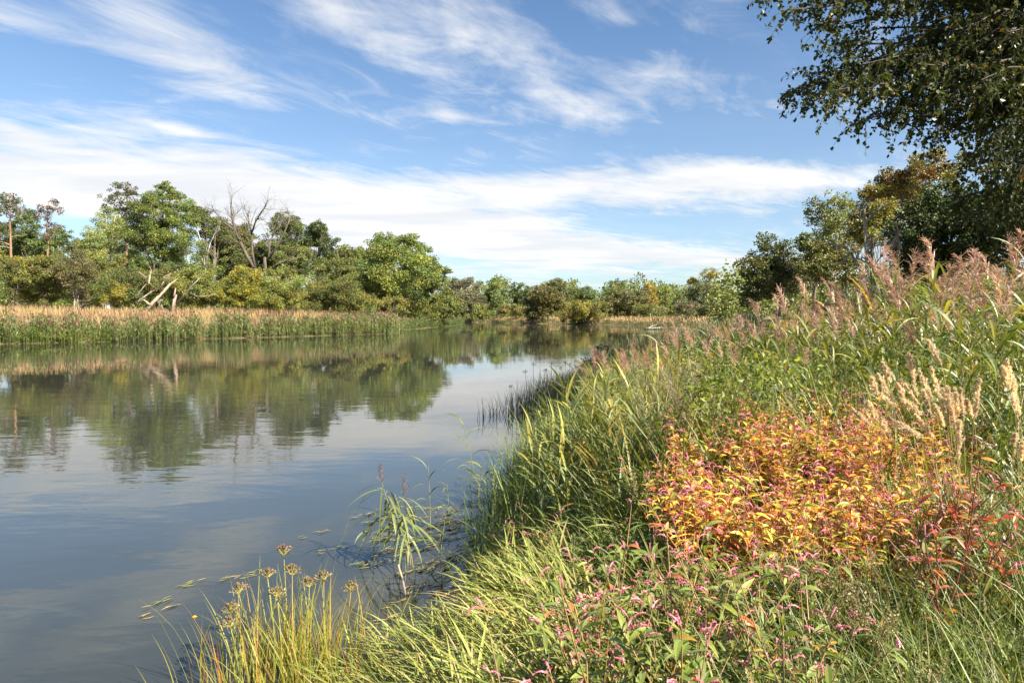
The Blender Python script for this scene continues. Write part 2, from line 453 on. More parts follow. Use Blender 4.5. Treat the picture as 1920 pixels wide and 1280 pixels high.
# --- pines on the left
def make_pine(label, Y, base, lean, top, pads, tint, seed, r0=.26, bare=(), dens=1.0):
    rg = np.random.default_rng(seed)
    bx = at(base, 592, Y)[0]; bz = float(gz(bx, Y)); org = np.array([bx, Y, bz]); root = thing('pine_tree', label, 'tree', org)
    t = MB(); tp = at(top[0], top[1], Y) - org; K = 9; tt = np.linspace(0, 1, K)[:, None]
    ax = tp * np.concatenate([tt ** 1.2, tt, tt], 1); ax[0, 2] = -.25; ax[1:-1, 0] += rg.normal(0, .12, K - 2)
    tube(t, ax, r0 * (1 - tt[:, 0] * .8), 8, np.array([(.26, .15, .095)]) * rg.uniform(.8, 1.15, (K, 1)))
    m = MB()
    for cx, cy, rx, ry in pads:                                      # flat pads of needles, each on its own limb
        c = at(cx, cy, Y) - org; c[1] += rg.normal(0, 1.0); a = rx / 1280 * Y; b = max(ry / 1280 * Y, .25)
        z0 = np.clip(c[2] - .25 * abs(c[0] - np.interp(c[2], ax[:, 2], ax[:, 0])), 1, tp[2]); p0 = np.array([np.interp(z0, ax[:, 2], ax[:, 0]), np.interp(z0, ax[:, 2], ax[:, 1]), z0])
        tube(t, [p0, (p0 + c) / 2 + [0, 0, .25], c], [.085, .06, .02], 5, (.27, .15, .09))
        k = int(np.clip(a * b * 14, 10, 90) * dens); cc = c + rg.uniform(-1, 1, (k, 3)) * [a, a * .8, b]
        clump_leaves(m, rg, cc, np.full(k, .42), np.full(k, 34), .34, tint, .2, 0, .3)
    for cx0, cy0, cx1, cy1 in bare:
        a, b = at(cx0, cy0, Y) - org, at(cx1, cy1, Y) - org; b[1] -= .6
        tube(t, [a, a * .5 + b * .5 + [0, 0, .12], b], [.07, .05, .02], 5, (.42, .33, .25))
    t.build('trunk', M_BARK, root, True); m.build('crown', M_TREE, root)


make_pine('tall orange-trunked pine with flat dark needle pads at the photo\'s left edge', 110, 24, 0, (18, 362),
          [(5, 366, 18, 8), (16, 378, 14, 5), (2, 395, 20, 7), (38, 394, 16, 5), (52, 400, 12, 4), (0, 420, 16, 8), (6, 436, 18, 9), (2, 452, 16, 8), (8, 385, 18, 5)],
          [(5, G_PINE), (1, G_BROWN)], 11, .30, [(23, 444, 52, 443), (22, 460, -2, 452), (23, 466, -4, 462)])
make_pine('thin half-dead pine with sparse reddish-brown crown and bare orange trunk', 110, 86, 0, (91, 378),
          [(91, 378, 9, 3), (82, 390, 14, 3), (98, 390, 14, 3), (84, 398, 9, 3), (100, 398, 16, 3), (78, 408, 14, 3), (102, 412, 12, 3), (80, 420, 10, 3), (104, 430, 12, 5), (108, 446, 10, 4)],
          [(3, (.20, .11, .075)), (2, (.15, .12, .07)), (1.2, G_PINE)], 12, .24, dens=.42)
make_pine('tall pine with brownish-green crown rising left of the big dark oak', 122, 238, 0, (236, 350),
          [(234, 350, 18, 6), (225, 362, 18, 6), (246, 366, 16, 7), (218, 376, 16, 6), (240, 382, 20, 7), (212, 392, 22, 7), (246, 398, 18, 8), (228, 410, 24, 8)],
          [(3, G_PINE), (2, (.12, .10, .035))], 13, .30)

TREES = [  # name, label, category, crown ellipses in photo units, distance, base, tint, extra
    ('broadleaf_tree', 'dark green tree standing between the two orange-trunked pines', 'tree', [(58, 430, 26, 26), (50, 460, 32, 26)], 124, 55, G_DARK, {}),
    ('broadleaf_tree', 'dark green tree right behind the half-dead pine', 'tree', [(116, 446, 20, 22), (112, 474, 28, 30)], 122, 116, G_DARK, {}),
    ('broadleaf_tree', 'low distant dark tree in the sky gap right of the pines', 'tree', [(150, 466, 16, 16), (146, 490, 26, 26)], 145, 148, G_DARK, {}),
    ('birch_tree', 'pale green feathery birch at the left side of the tall oak group', 'tree', [(196, 420, 26, 34), (186, 462, 24, 34), (214, 452, 26, 40)], 116, 200, G_LIGHT, dict(bark=(.5, .48, .42), clump=.2, cover=2.1, droop=.7)),
    ('oak_tree', 'tallest dark green oak with a narrow top above the fallen dead trunk', 'tree',
     [(306, 358, 16, 20), (328, 366, 16, 10), (290, 392, 34, 32), (340, 402, 36, 26), (270, 440, 44, 34), (322, 450, 48, 42), (300, 498, 66, 36)], 112, 300, G_OAK, dict(limbs=22, clump=.2)),
    ('broadleaf_tree', 'green tree between the tall oak and the bare dead tree', 'tree', [(372, 404, 22, 20), (392, 430, 36, 28), (400, 475, 44, 45)], 118, 390, (0.12, 0.143, 0.039), {}),
    ('broadleaf_tree', 'dark tree seen through the right-hand bare dead crown', 'tree', [(526, 420, 26, 24), (552, 425, 18, 20), (530, 465, 44, 36)], 124, 530, G_DARK, dict(cover=2.4)),
    ('broadleaf_tree', 'dark rounded tree right of the bare dead tree, with a ragged top', 'tree', [(590, 440, 26, 22), (602, 430, 16, 14), (598, 472, 46, 36)], 128, 597, (0.0832, 0.117, 0.026), {}),
    ('broadleaf_tree', 'mid green tree squeezed between the ragged dark tree and the broad oak', 'tree', [(640, 476, 26, 20), (632, 510, 36, 36)], 122, 636, (0.128, 0.15, 0.0312), {}),
    ('oak_tree', 'broad round-topped oak at the end of the left bank', 'tree',
     [(722, 462, 44, 30), (765, 470, 40, 30), (690, 488, 34, 28), (740, 505, 70, 44), (792, 505, 38, 30), (720, 545, 66, 36)], 150, 742, G_OAK, dict(limbs=26, clump=.17, leaf=.34)),
    ('oak_tree', 'leafy leaning oak touching the water at the tip of the left bank', 'tree',
     [(826, 507, 22, 9), (808, 520, 32, 18), (812, 552, 42, 26), (836, 575, 30, 24), (800, 584, 46, 20)], 160, 812, (0.12, 0.143, 0.026), dict(limbs=18, clump=.2, leaf=.34)),
    ('broadleaf_tree', 'tall green tree behind the big bare dead tree, its leaves seen through the bare branches', 'tree', [(446, 450, 34, 34), (470, 480, 44, 36), (430, 490, 40, 36)], 132, 452, (.12, .13, .035), {}),
    ('broadleaf_tree', 'grey-green tree filling the gap left of the birch', 'tree', [(168, 482, 30, 30), (160, 510, 40, 30)], 128, 165, (.13, .14, .05), {}),
    ('broadleaf_tree', 'dark tree low between the birch and the tall oak', 'tree', [(248, 470, 30, 50), (240, 510, 44, 34)], 126, 245, G_DARK, {}),
    ('broadleaf_tree', 'olive tree behind the pines at the photo\'s left edge', 'tree', [(14, 458, 34, 34), (36, 480, 46, 36)], 130, 20, G_OLIVE, {}),
    ('broadleaf_tree', 'green tree low behind the smaller bare dead tree', 'tree', [(520, 490, 46, 34), (566, 492, 40, 34)], 128, 540, G_OAK, {}),
    ('broadleaf_tree', 'olive green tree behind the left shoulder of the broad oak', 'tree', [(668, 492, 34, 28), (660, 525, 44, 36)], 158, 664, (.14, .15, .035), {}),
    # shrubs in front of them
    ('shrub', 'olive shrub at the photo\'s left edge below the orange pine', 'shrub', [(25, 505, 48, 32), (40, 540, 50, 26)], 96, 30, G_MIXY, dict(stems=3)),
    ('shrub', 'olive yellow shrub in front of the half-dead pine', 'shrub', [(92, 508, 38, 30), (82, 540, 44, 26)], 97, 88, G_MIXY, dict(stems=3)),
    ('shrub', 'greyish half-bare shrub with pale twigs left of the yellow-leaved bush', 'shrub', [(150, 510, 40, 34), (140, 545, 50, 24)], 98, 145, [(4, (0.144, 0.135, 0.0455)), (2, (0.224, 0.18, 0.091))], dict(stems=5, limbs=10, cover=2.0, bark=(.33, .29, .22))),
    ('shrub', 'low bush with yellowing leaves left of the fallen trunk', 'shrub', [(212, 548, 38, 22)], 94, 212, [(2, G_OAK), (2, G_YEL)], dict(stems=3)),
    ('shrub', 'dark green bush under the birch', 'shrub', [(195, 500, 36, 34)], 108, 195, G_OLIVE, dict(stems=3)),
    ('shrub', 'dense shrub behind the fallen dead trunk', 'shrub', [(280, 540, 60, 34), (330, 530, 50, 36)], 104, 300, (0.112, 0.128, 0.0338), dict(stems=4)),
    ('shrub', 'soft olive shrub right of the fallen trunk below the green tree', 'shrub', [(372, 535, 40, 36), (400, 550, 34, 28)], 101, 385, G_OLIVE, dict(stems=4)),
    ('shrub', 'bright yellow-leaved shrub in front of the bare dead tree', 'shrub', [(462, 525, 34, 24), (440, 552, 26, 24), (474, 556, 34, 22)], 96, 458, [(2, (.30, .27, .03)), (3, (.20, .22, .035))], dict(stems=3)),
    ('shrub', 'olive shrub right of the bright yellow-leaved shrub', 'shrub', [(556, 535, 44, 30), (540, 562, 46, 20)], 104, 550, G_OLIVE, dict(stems=4)),
    ('shrub', 'wide green bush between the dead tree and the broad oak', 'shrub', [(606, 555, 50, 28), (640, 548, 34, 30)], 108, 615, (0.136, 0.15, 0.0338), dict(stems=4)),
    ('shrub', 'yellowish rounded bush under the left side of the broad oak', 'shrub', [(680, 566, 38, 20), (650, 574, 30, 14)], 118, 670, (0.192, 0.18, 0.0338), dict(stems=3)),
    ('shrub', 'yellow-green low bush under the middle of the broad oak', 'shrub', [(735, 572, 34, 18)], 122, 735, (0.192, 0.188, 0.039), dict(stems=3)),
    # beyond the far bank
    ('willow_tree', 'rounded silvery olive tree where the far river bend disappears', 'tree', [(872, 540, 24, 24), (878, 570, 28, 26)], 300, 876, G_GREY, {}),
    ('broadleaf_tree', 'tall dark tree right of the silvery rounded tree', 'tree', [(930, 545, 20, 22), (920, 570, 26, 22)], 305, 926, G_OAK, {}),
    ('broadleaf_tree', 'small light green tree on the far bank left of the shoreline trunk', 'tree', [(934, 562, 12, 14)], 285, 934, (0.16, 0.21, 0.065), {}),
    ('broadleaf_tree', 'slim dark tree behind the far bank, left of the flat-topped tree', 'tree', [(978, 548, 20, 18), (985, 570, 24, 20)], 300, 980, G_DARK, {}),
    ('oak_tree', 'olive tree with visible dark trunk standing at the far waterline', 'tree', [(1020, 552, 28, 16), (1005, 566, 22, 14), (1044, 566, 22, 18), (1025, 578, 24, 12)], 228, 1027, (0.16, 0.15, 0.039), {}),
    ('broadleaf_tree', 'flat-topped tree rising highest at the middle of the far bank', 'tree', [(1047, 532, 16, 12), (1040, 550, 26, 22)], 290, 1042, (0.136, 0.15, 0.0364), {}),
    ('broadleaf_tree', 'dark tree right of the flat-topped tree on the far bank', 'tree', [(1090, 552, 28, 16), (1085, 572, 30, 20)], 310, 1088, G_DARK, {}),
    ('broadleaf_tree', 'dark round-headed tree above the far olive willow', 'tree', [(1156, 540, 20, 16), (1150, 565, 30, 22)], 270, 1154, G_DARK, {}),
    ('willow_tree', 'broad olive willow at the right of the far bank', 'tree', [(1172, 562, 34, 24), (1165, 580, 38, 14)], 230, 1170, (0.147, 0.143, 0.0455), {}),
    ('birch_tree', 'slender yellow birch on the far bank', 'tree', [(1216, 548, 10, 20), (1222, 565, 10, 16)], 240, 1219, (0.352, 0.27, 0.0455), dict(bark=(.5, .48, .42), cover=2.2)),
    ('broadleaf_tree', 'green tree right beside the slender yellow birch', 'tree', [(1242, 556, 18, 22)], 245, 1242, G_LIGHT, {}),
    ('broadleaf_tree', 'dark tree between the yellow birch and the yellow-topped tree', 'tree', [(1272, 562, 20, 18)], 270, 1272, G_DARK, {}),
    ('broadleaf_tree', 'tree with bright yellow top and bare twigs above the reeds', 'tree', [(1326, 514, 16, 12), (1302, 526, 11, 7), (1334, 534, 10, 10)], 185, 1314, [(3, (0.416, 0.345, 0.026)), (1, G_LIGHT)], dict(cover=1.7)),
    ('broadleaf_tree', 'dark lower tree beneath the yellow-topped tree', 'tree', [(1312, 552, 26, 22), (1325, 580, 40, 22)], 180, 1316, (0.112, 0.128, 0.039), {}),
    ('broadleaf_tree', 'low dark tree between the yellow-topped tree and the right bank oak', 'tree', [(1362, 560, 24, 16), (1380, 570, 26, 20)], 210, 1368, G_DARK, {}),
    ('shrub', 'small round bush at the left end of the far shore', 'shrub', [(899, 582, 14, 12)], 275, 899, G_OLIVE, {}),
    ('shrub', 'olive bush on the far bank slope left of the shoreline tree', 'shrub', [(958, 580, 22, 11), (985, 582, 20, 11)], 255, 970, (0.176, 0.165, 0.039), {}),
    ('shrub', 'dark bush beside the trunk of the shoreline tree', 'shrub', [(1005, 588, 20, 14)], 226, 1006, (0.096, 0.105, 0.0325), {}),
    ('shrub', 'rounded yellow-green bush leaning over the far water', 'shrub', [(1090, 580, 34, 18), (1075, 592, 30, 12)], 205, 1085, (0.208, 0.195, 0.0364), {}),
    ('shrub', 'light green bush right of the rounded yellow-green bush', 'shrub', [(1122, 580, 16, 20)], 205, 1122, (0.176, 0.18, 0.039), {}),
    ('shrub', 'low olive bush row below the slender yellow birch', 'shrub', [(1225, 582, 34, 12)], 200, 1225, G_OLIVE, {}),
    ('shrub', 'grey-green bush left of the yellow-topped tree', 'shrub', [(1286, 576, 22, 14)], 165, 1286, G_GREY, {}),
    ('shrub', 'yellow-olive bush at the foot of the yellow-topped tree', 'shrub', [(1350, 582, 30, 16)], 165, 1350, (0.208, 0.18, 0.039), {}),
    ('shrub', 'dark low bush overhanging the water at the river bend of the near right shore', 'shrub', [(1140, 668, 34, 24), (1120, 682, 30, 14)], 24, 1150, (.07, .075, .03), dict(leaf=.09, stems=4)),
    # right bank
    ('oak_tree', 'round dark-green oak standing on the right bank above the reed plumes', 'tree', [(1460, 475, 40, 34), (1440, 510, 46, 34), (1490, 515, 44, 44), (1430, 540, 40, 30)], 62, 1462, (0.0928, 0.108, 0.0234), dict(leaf=.19, clump=.2)),
    ('poplar_tree', 'tall pale green poplar with open feathery crown on the right bank', 'tree', [(1530, 400, 15, 34), (1562, 392, 30, 34), (1590, 400, 18, 30), (1556, 440, 44, 34)], 56, 1560, (0.168, 0.188, 0.039), dict(leaf=.17, cover=1.6, clump=.2, bark=(0.48, 0.42, 0.286))),
    ('broadleaf_tree', 'dark narrow tree tucked between the round oak and the pale poplar', 'tree', [(1516, 455, 22, 20), (1530, 480, 30, 34)], 60, 1524, G_DARK, dict(leaf=.18)),
    ('broadleaf_tree', 'yellow-green tree in front of the orange-tinted maple', 'tree', [(1650, 400, 36, 30), (1630, 430, 44, 34)], 42, 1645, (0.224, 0.21, 0.0325), dict(leaf=.14, clump=.18)),
    ('maple_tree', 'orange-tinted maple rising behind the dark overhanging branches', 'tree', [(1680, 335, 34, 22), (1726, 325, 50, 36), (1640, 362, 36, 18), (1720, 372, 80, 40)], 46, 1715, [(6, (0.20, 0.18, 0.03)), (1.3, (0.34, 0.22, 0.035)), (.35, (0.4, 0.17, 0.04))], dict(leaf=.13, clump=.18)),
    ('broadleaf_tree', 'low bushy green tree behind the bare white shrub', 'tree', [(1590, 470, 50, 30), (1570, 505, 60, 30)], 38, 1585, (0.16, 0.158, 0.0286), dict(leaf=.13, stems=2)),
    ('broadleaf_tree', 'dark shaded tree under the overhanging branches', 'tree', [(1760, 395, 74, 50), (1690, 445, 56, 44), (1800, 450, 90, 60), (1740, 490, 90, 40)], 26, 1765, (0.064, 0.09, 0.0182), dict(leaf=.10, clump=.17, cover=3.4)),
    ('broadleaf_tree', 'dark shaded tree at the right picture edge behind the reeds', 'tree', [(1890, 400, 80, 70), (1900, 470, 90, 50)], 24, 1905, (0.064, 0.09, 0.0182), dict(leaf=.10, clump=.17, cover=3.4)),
]
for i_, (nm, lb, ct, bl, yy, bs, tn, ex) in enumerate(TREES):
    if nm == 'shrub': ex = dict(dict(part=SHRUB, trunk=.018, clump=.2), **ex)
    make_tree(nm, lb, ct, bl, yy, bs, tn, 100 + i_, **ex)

# far-off wood that closes the horizon
rg = np.random.default_rng(5); mb = MB()
for n_, a0, a1, d0, d1, h_, lf_, cr_ in ((3600, -2.2, 1.4, 345, 430, 22, 1.0, (2.6, 4.2)), (1700, -1.35, -.14, 150, 205, 19, .5, (1.8, 3.2)), (900, .30, 1.35, 80, 120, 8, .4, (1.0, 1.8)), (700, -.22, .34, 262, 335, 5, .6, (1.4, 2.4)), (420, -1.1, -.2, 108, 138, 5.5, .4, (1.0, 1.8))):
    a = rg.uniform(a0, a1, n_); d = rg.uniform(d0, d1, n_); x = d * a
    z = gz(x, d) + h_ * (rg.random(n_) * (.72 + .28 * np.sin(a * 41) * np.sin(a * 17 + d * .03))) + .6
    cc = np.stack([x, d, z], 1); ok = sdist(x, d) > 3; cc = cc[ok]
    clump_leaves(mb, rg, cc, rg.uniform(*cr_, len(cc)), np.full(len(cc), 80), lf_, [(3, G_DARK), (2, G_OAK), (2, G_OLIVE)], .45)
tag(mb.build('forest', M_TREE), 'dark wood closing the horizon behind the trees of both banks', 'forest', kind='stuff')


# --- bare trees
def grow(tb, rg, p, d, L, r, depth, tint, spread=.55, up=.25, n=3, sides=5):
    K = 5; pts = [np.array(p, float)]; dd = np.array(d, float)
    for k in range(K - 1):
        dd = nrm(dd + rg.normal(0, .16, 3) + np.array([0, 0, up * .25])); pts.append(pts[-1] + dd * L / (K - 1))
    r1 = r * .55
    tube(tb, pts, np.linspace(r, r1, K), sides, np.asarray(tint) * rg.uniform(.85, 1.12))
    if depth == 0: return
    for k in range(n):
        s_ = rg.integers(2, K) if k else K - 1
        nd = nrm(dd + rg.normal(0, spread, 3) + np.array([0, 0, up]))
        grow(tb, rg, pts[s_], nd, L * rg.uniform(.5, .78), r1 * rg.uniform(.55, .85), depth - 1, tint, spread, up, n, 4 if depth < 3 else 5)


def bare_tree(name, label, cat, Y, base, limbs, tint, seed, depth=3, part='trunk', twig=.35, up=.2, n=3):
    """limbs: polylines in photo units with a start and an end radius; twigs grow from each"""
    rg = np.random.default_rng(seed); bx = at(base[0], base[1], Y)[0]; bz = float(gz(bx, Y)); org = np.array([bx, Y, bz])
    root = thing(name, label, cat, org)
    for li, (pl_, r0, r1, kids) in enumerate(limbs):
        t = tw = MB()
        P = np.array([at(a, b, Y) for a, b in pl_]) - org
        P[:, 1] += np.linspace(0, rg.normal(0, .06 * Y * .2), len(P))
        tube(t, P, np.linspace(r0, r1, len(P)), 7, np.asarray(tint) * rg.uniform(.85, 1.1, (len(P), 1)), cap=True)
        for k in range(kids):
            f = rg.uniform(.3, 1) * (len(P) - 1) if k else len(P) - 1.001
            i0 = int(f); p0 = P[i0] * (1 - f + i0) + P[i0 + 1] * (f - i0); d = nrm(P[i0 + 1] - P[i0])
            d = nrm(d + rg.normal(0, .55, 3)); grow(tw, rg, p0, d, twig * Y * .03 * rg.uniform(.7, 1.2), max(r1 * .8, .04), depth - (1 if k else 0), tint, .55, up, n)
        t.build(part if li == 0 else 'branch', M_BARK, root, True)
    return root


DEAD = (.105, .08, .062)
bare_tree('dead_tree', 'big bare dead tree leaning left with a wide leafless crown', 'tree', 106, (484, 560),
          [([(490, 560), (482, 515), (474, 500)], .36, .29, 0),
           ([(476, 502), (462, 478), (450, 452), (441, 432), (436, 408), (433, 388)], .29, .09, 12), ([(441, 432), (424, 420), (411, 408), (404, 396)], .15, .07, 8),
           ([(478, 500), (472, 470), (471, 440), (466, 418), (462, 400)], .20, .08, 9), ([(471, 440), (482, 418), (497, 400), (508, 392)], .14, .07, 9),
           ([(462, 478), (440, 464), (424, 454)], .10, .05, 4)], DEAD, 21, 4, twig=.58, n=3, up=.12)
bare_tree('dead_tree', 'smaller bare dead tree with an upright trunk right of the big dead one', 'tree', 104, (502, 560),
          [([(500, 560), (502, 520), (504, 484)], .28, .22, 0), ([(504, 486), (503, 455), (510, 432), (520, 414)], .18, .08, 9),
           ([(504, 486), (520, 462), (535, 436), (545, 414)], .17, .08, 10), ([(510, 500), (530, 488), (556, 480)], .12, .06, 6),
           ([(503, 520), (520, 530), (536, 522)], .08, .04, 4)], DEAD, 22, 4, twig=.55, n=3, up=.12)
bare_tree('dead_tree', 'white leafless birch stems leaning left of the big dead tree', 'tree', 113, (386, 540),
          [([(388, 540), (384, 500), (378, 470), (370, 440), (362, 418)], .13, .05, 2), ([(384, 498), (378, 480), (366, 468)], .08, .04, 1), ([(386, 500), (390, 470), (394, 455)], .07, .04, 1)], (.40, .37, .32), 23, 1, twig=.5)
bare_tree('fallen_log', 'thick pale fallen trunk with broken top slanting up from the dry grass', 'dead trunk', 88, (278, 580),
          [([(275, 582), (284, 566), (298, 548), (310, 530)], .27, .14, 1), ([(306, 536), (314, 524), (326, 513)], .12, .05, 1), ([(303, 540), (305, 531), (307, 528)], .12, .07, 0),
           ([(282, 572), (270, 562), (262, 566)], .14, .06, 2)], (.34, .26, .19), 24, 1, twig=.3)
bare_tree('tree_stump', 'upright broken reddish stump right of the slanting fallen trunk', 'stump', 87, (323, 583),
          [([(323, 584), (325, 566), (327, 552)], .24, .17, 0), ([(326, 556), (328, 548), (329, 541)], .16, .06, 0)], (.36, .25, .2), 25, 1)
bare_tree('fallen_branch', 'bare pale branch reaching right from behind the stump', 'branch', 89, (335, 575),
          [([(333, 566), (352, 552), (370, 536), (390, 521)], .15, .05, 3), ([(356, 549), (375, 556), (396, 556)], .07, .03, 1), ([(362, 542), (366, 532), (380, 524)], .06, .03, 0)], (.38, .32, .26), 26, 1, twig=.35)
bare_tree('fallen_branch', 'forked dead limb with pale twigs left of the slanting trunk', 'branch', 90, (262, 575),
          [([(258, 566), (268, 554), (274, 546)], .12, .06, 2), ([(279, 532), (274, 518), (270, 504)], .13, .06, 2), ([(274, 520), (264, 512), (262, 510)], .08, .04, 0), ([(258, 566), (262, 550), (279, 532)], .06, .05, 1)], (.28, .22, .165), 27, 1, twig=.4)
bare_tree('dead_shrub', 'bare whitish shrub rising among the reed plumes under the dark trees', 'shrub', 17, (1640, 560),
          [([(1624, 570), (1621, 510), (1615, 450), (1612, 420)], .028, .012, 5), ([(1622, 520), (1604, 490), (1590, 465)], .02, .008, 4), ([(1638, 570), (1637, 500), (1636, 440)], .025, .01, 5),
           ([(1638, 500), (1655, 475), (1668, 462)], .015, .007, 4), ([(1664, 560), (1663, 500), (1670, 470)], .02, .008, 3)], (.36, .31, .23), 28, 2, 'stem', twig=.75)
bare_tree('driftwood', 'pale fallen trunk lying in the water at the far shore right', 'driftwood', 131, (1220, 616),
          [([(1207, 617), (1218, 615), (1236, 614)], .17, .10, 2), ([(1216, 615), (1224, 611), (1232, 610)], .12, .05, 2)], (.34, .31, .27), 29, 1, twig=.25, up=-.05)


# ------------------------------------------------------------------ dark tree hanging over the picture from the right
def overhang():
    rg = np.random.default_rng(77); org = np.array([14.2, 14.0, float(gz(14.2, 14))])
    root = thing('elm_tree', 'dark-leaved tree hanging its branches into the sky from the right', 'tree', org)
    t = MB(); m = MB(); bark = (.055, .045, .035)
    tube(t, np.array([[0, 0, -.3], [.1, 0, 1.5], [-.1, .1, 4], [-.2, 0, 7], [0, .2, 11], [.2, 0, 14.5]]), [.5, .42, .38, .32, .2, .06], 10, bark)
    tips = []
    # boughs that reach into view: end points in photo units and their distance
    ends = [(1436, -8, 11), (1462, 20, 10.5), (1500, -25, 11), (1545, 90, 11), (1476, 214, 11.5), (1510, 150, 11.2), (1530, 235, 11), (1590, 285, 10.5), (1560, 215, 10.2),
            (1640, 225, 10.2), (1660, 255, 11), (1700, 265, 10.5), (1620, 120, 10.4), (1570, 10, 11), (1650, 20, 10.2), (1720, 120, 9.8), (1760, 230, 10),
            (1690, 190, 11.5), (1780, 60, 10), (1840, 150, 9.5), (1800, 300, 10.5), (1860, 260, 9.6), (1750, 300, 11.5), (1890, 60, 9.5), (1900, 330, 10.2), (1850, 360, 11),
            (1600, -60, 10.5), (1700, -60, 10), (1820, -60, 10), (1920, -40, 9.5), (1930, 180, 9.2), (1700, 60, 11), (1620, 180, 12), (1560, 150, 12.3), (1780, 380, 12), (1880, 410, 11.5),
            (1740, 20, 12.5), (1830, 220, 12.5), (1660, 120, 12.8), (1900, 130, 12.4), (1540, 50, 12), (1590, 70, 12.6), (1510, 205, 12.2), (1850, 30, 12)]
    leavesP, leavesD, leavesU = [], [], []
    for ex, ey, ed in ends:
        if ey > 200 and ex < 1765: ey -= 45
        e = at(ex, ey, ed) - org; z0 = np.clip(e[2] + rg.uniform(.2, 2.2), 3, 12); p0 = np.array([-.1, .1, z0])
        mid = p0 * .45 + e * .55 + np.array([0, 0, rg.uniform(.6, 1.2)])
        tt = np.linspace(0, 1, 12)[:, None]; B = p0 * (1 - tt) ** 2 + 2 * mid * tt * (1 - tt) + e * tt ** 2
        B[1:-1] += rg.normal(0, .06, (10, 3))
        tube(t, B, np.linspace(.085, .006, 12), 5, bark)
        for k in range(84):                                           # hanging twigs along the outer part of the bough
            f = rg.uniform(.34, 1) ** .75 * 10.99; i0 = int(f); p = B[i0] * (1 - f + i0) + B[i0 + 1] * (f - i0)
            d = nrm(np.array([-.35, -.1, -.35]) + rg.normal(0, .55, 3)); L = rg.uniform(.2, .75)
            q = p + d * L * .5; r_ = q + nrm(d + np.array([-.1, 0, -.9])) * L * .5
            tube(t, [p, q, r_], [.005, .0035, .002], 3, bark)
            nl = int(L * 26); s_ = rg.uniform(.1, 1, nl)[:, None]
            pp = np.where(s_ < .5, p + (q - p) * s_ * 2, q + (r_ - q) * (s_ * 2 - 1))
            leavesP.append(pp); dd = nrm(np.array([0, 0, -.55]) + rg.normal(0, .6, (nl, 3))); leavesD.append(dd)
    P = np.concatenate(leavesP); D = np.concatenate(leavesD); n = len(P)
    L = rg.uniform(.06, .095, n)
    cards(m, rg, P, D, nrm(rg.normal(size=(n, 3)) + [0, 0, .8]), L, L * .34, pick(rg, [(5, (.045, .066, .016)), (2, (.075, .09, .02)), (.6, (.14, .12, .025)), (.1, (.2, .09, .02))], n), .2)
    # the body of the crown, mostly outside the picture
    k = 620; dv = nrm(rg.normal(size=(k, 3))); c = np.array([.8, .2, 8.4]) + dv * (rg.uniform(.3, 1, (k, 1)) ** .5) * np.array([8.3, 8.0, 5.9])
    c = c[(c[:, 2] > 3.5) & ((c + org)[:, 0] > (c + org)[:, 1] * .62 + .8)]
    clump_leaves(m, rg, c, np.full(len(c), .85), np.full(len(c), 120), .13, (.036, .056, .014), .40, .3)
    t.build('trunk', M_BARK, root, True); m.build('crown', M_GLOSS, root)


overhang()

# ------------------------------------------------------------------ left and far bank: reeds, dry grass
def bank_points(rg, n, x0, x1, y0, y1, d0, d1):
    out = []
    while sum(map(len, out)) < n:
        x = rg.uniform(x0, x1, n * 4); y = rg.uniform(y0, y1, n * 4); d = sdist(x, y); k = (d > d0) & (d < d1)
        out.append(np.stack([x[k], y[k], np.maximum(gz(x[k], y[k]), -.1), d[k]], 1))
    return np.concatenate(out)[:n]


def far_reeds(label, seed, n, box, dr, h, tints, plume, wl=.035, nleaf=6, name='reed_bed'):
    rg = np.random.default_rng(seed); mb = MB(); p = bank_points(rg, n, *box, *dr); B = p[:, :3]
    wv = np.sin(p[:, 0] * .9 + 2 * np.sin(p[:, 1] * .31)) * np.sin(p[:, 0] * .37 + 1) + .6 * np.sin(p[:, 0] * 2.1 + p[:, 1])
    keep = (p[:, 3] > -.35 + .5 * wv + rg.normal(0, .2, n)) & (rg.random(n) > .25 - .5 * wv); p = p[keep]; wv = wv[keep]; n = len(p); B = p[:, :3]
    H = h * rg.uniform(.6, 1.2, n) * (1 + .26 * wv)
    a0 = rg.uniform(0, 2 * np.pi, n); lean = np.abs(rg.normal(0, .08, n))
    tn = pick(rg, tints, n)
    P = blades(mb, rg, B, a0, lean, lean, H, np.full(n, wl * .4), tn, 3)
    for k in range(nleaf):
        f = rg.uniform(.15, .9, n); b = B + (P[:, -1] - B) * f[:, None]
        blades(mb, rg, b, rg.uniform(0, 2 * np.pi, n), rg.uniform(.3, .9, n), rg.uniform(.4, 1.3, n), rg.uniform(.4, .75, n) * h / 2.3, np.full(n, wl), tn * rg.uniform(.8, 1.25, (n, 1)), 4)
    if plume:
        k = rg.random(n) < plume; m_ = k.sum(); tp = P[k, -1]
        for j in range(3):
            blades(mb, rg, tp - [0, 0, .12], rg.uniform(0, 6.3, m_), rg.uniform(.1, .5, m_), rg.uniform(.3, 1.2, m_), rg.uniform(.3, .45, m_), np.full(m_, .04), pick(rg, [(2, (.22, .10, .09)), (1, (.26, .16, .11))], m_), 3, 'leaf')
    tag(mb.build(name, M_REED), label, 'reeds', kind='stuff')


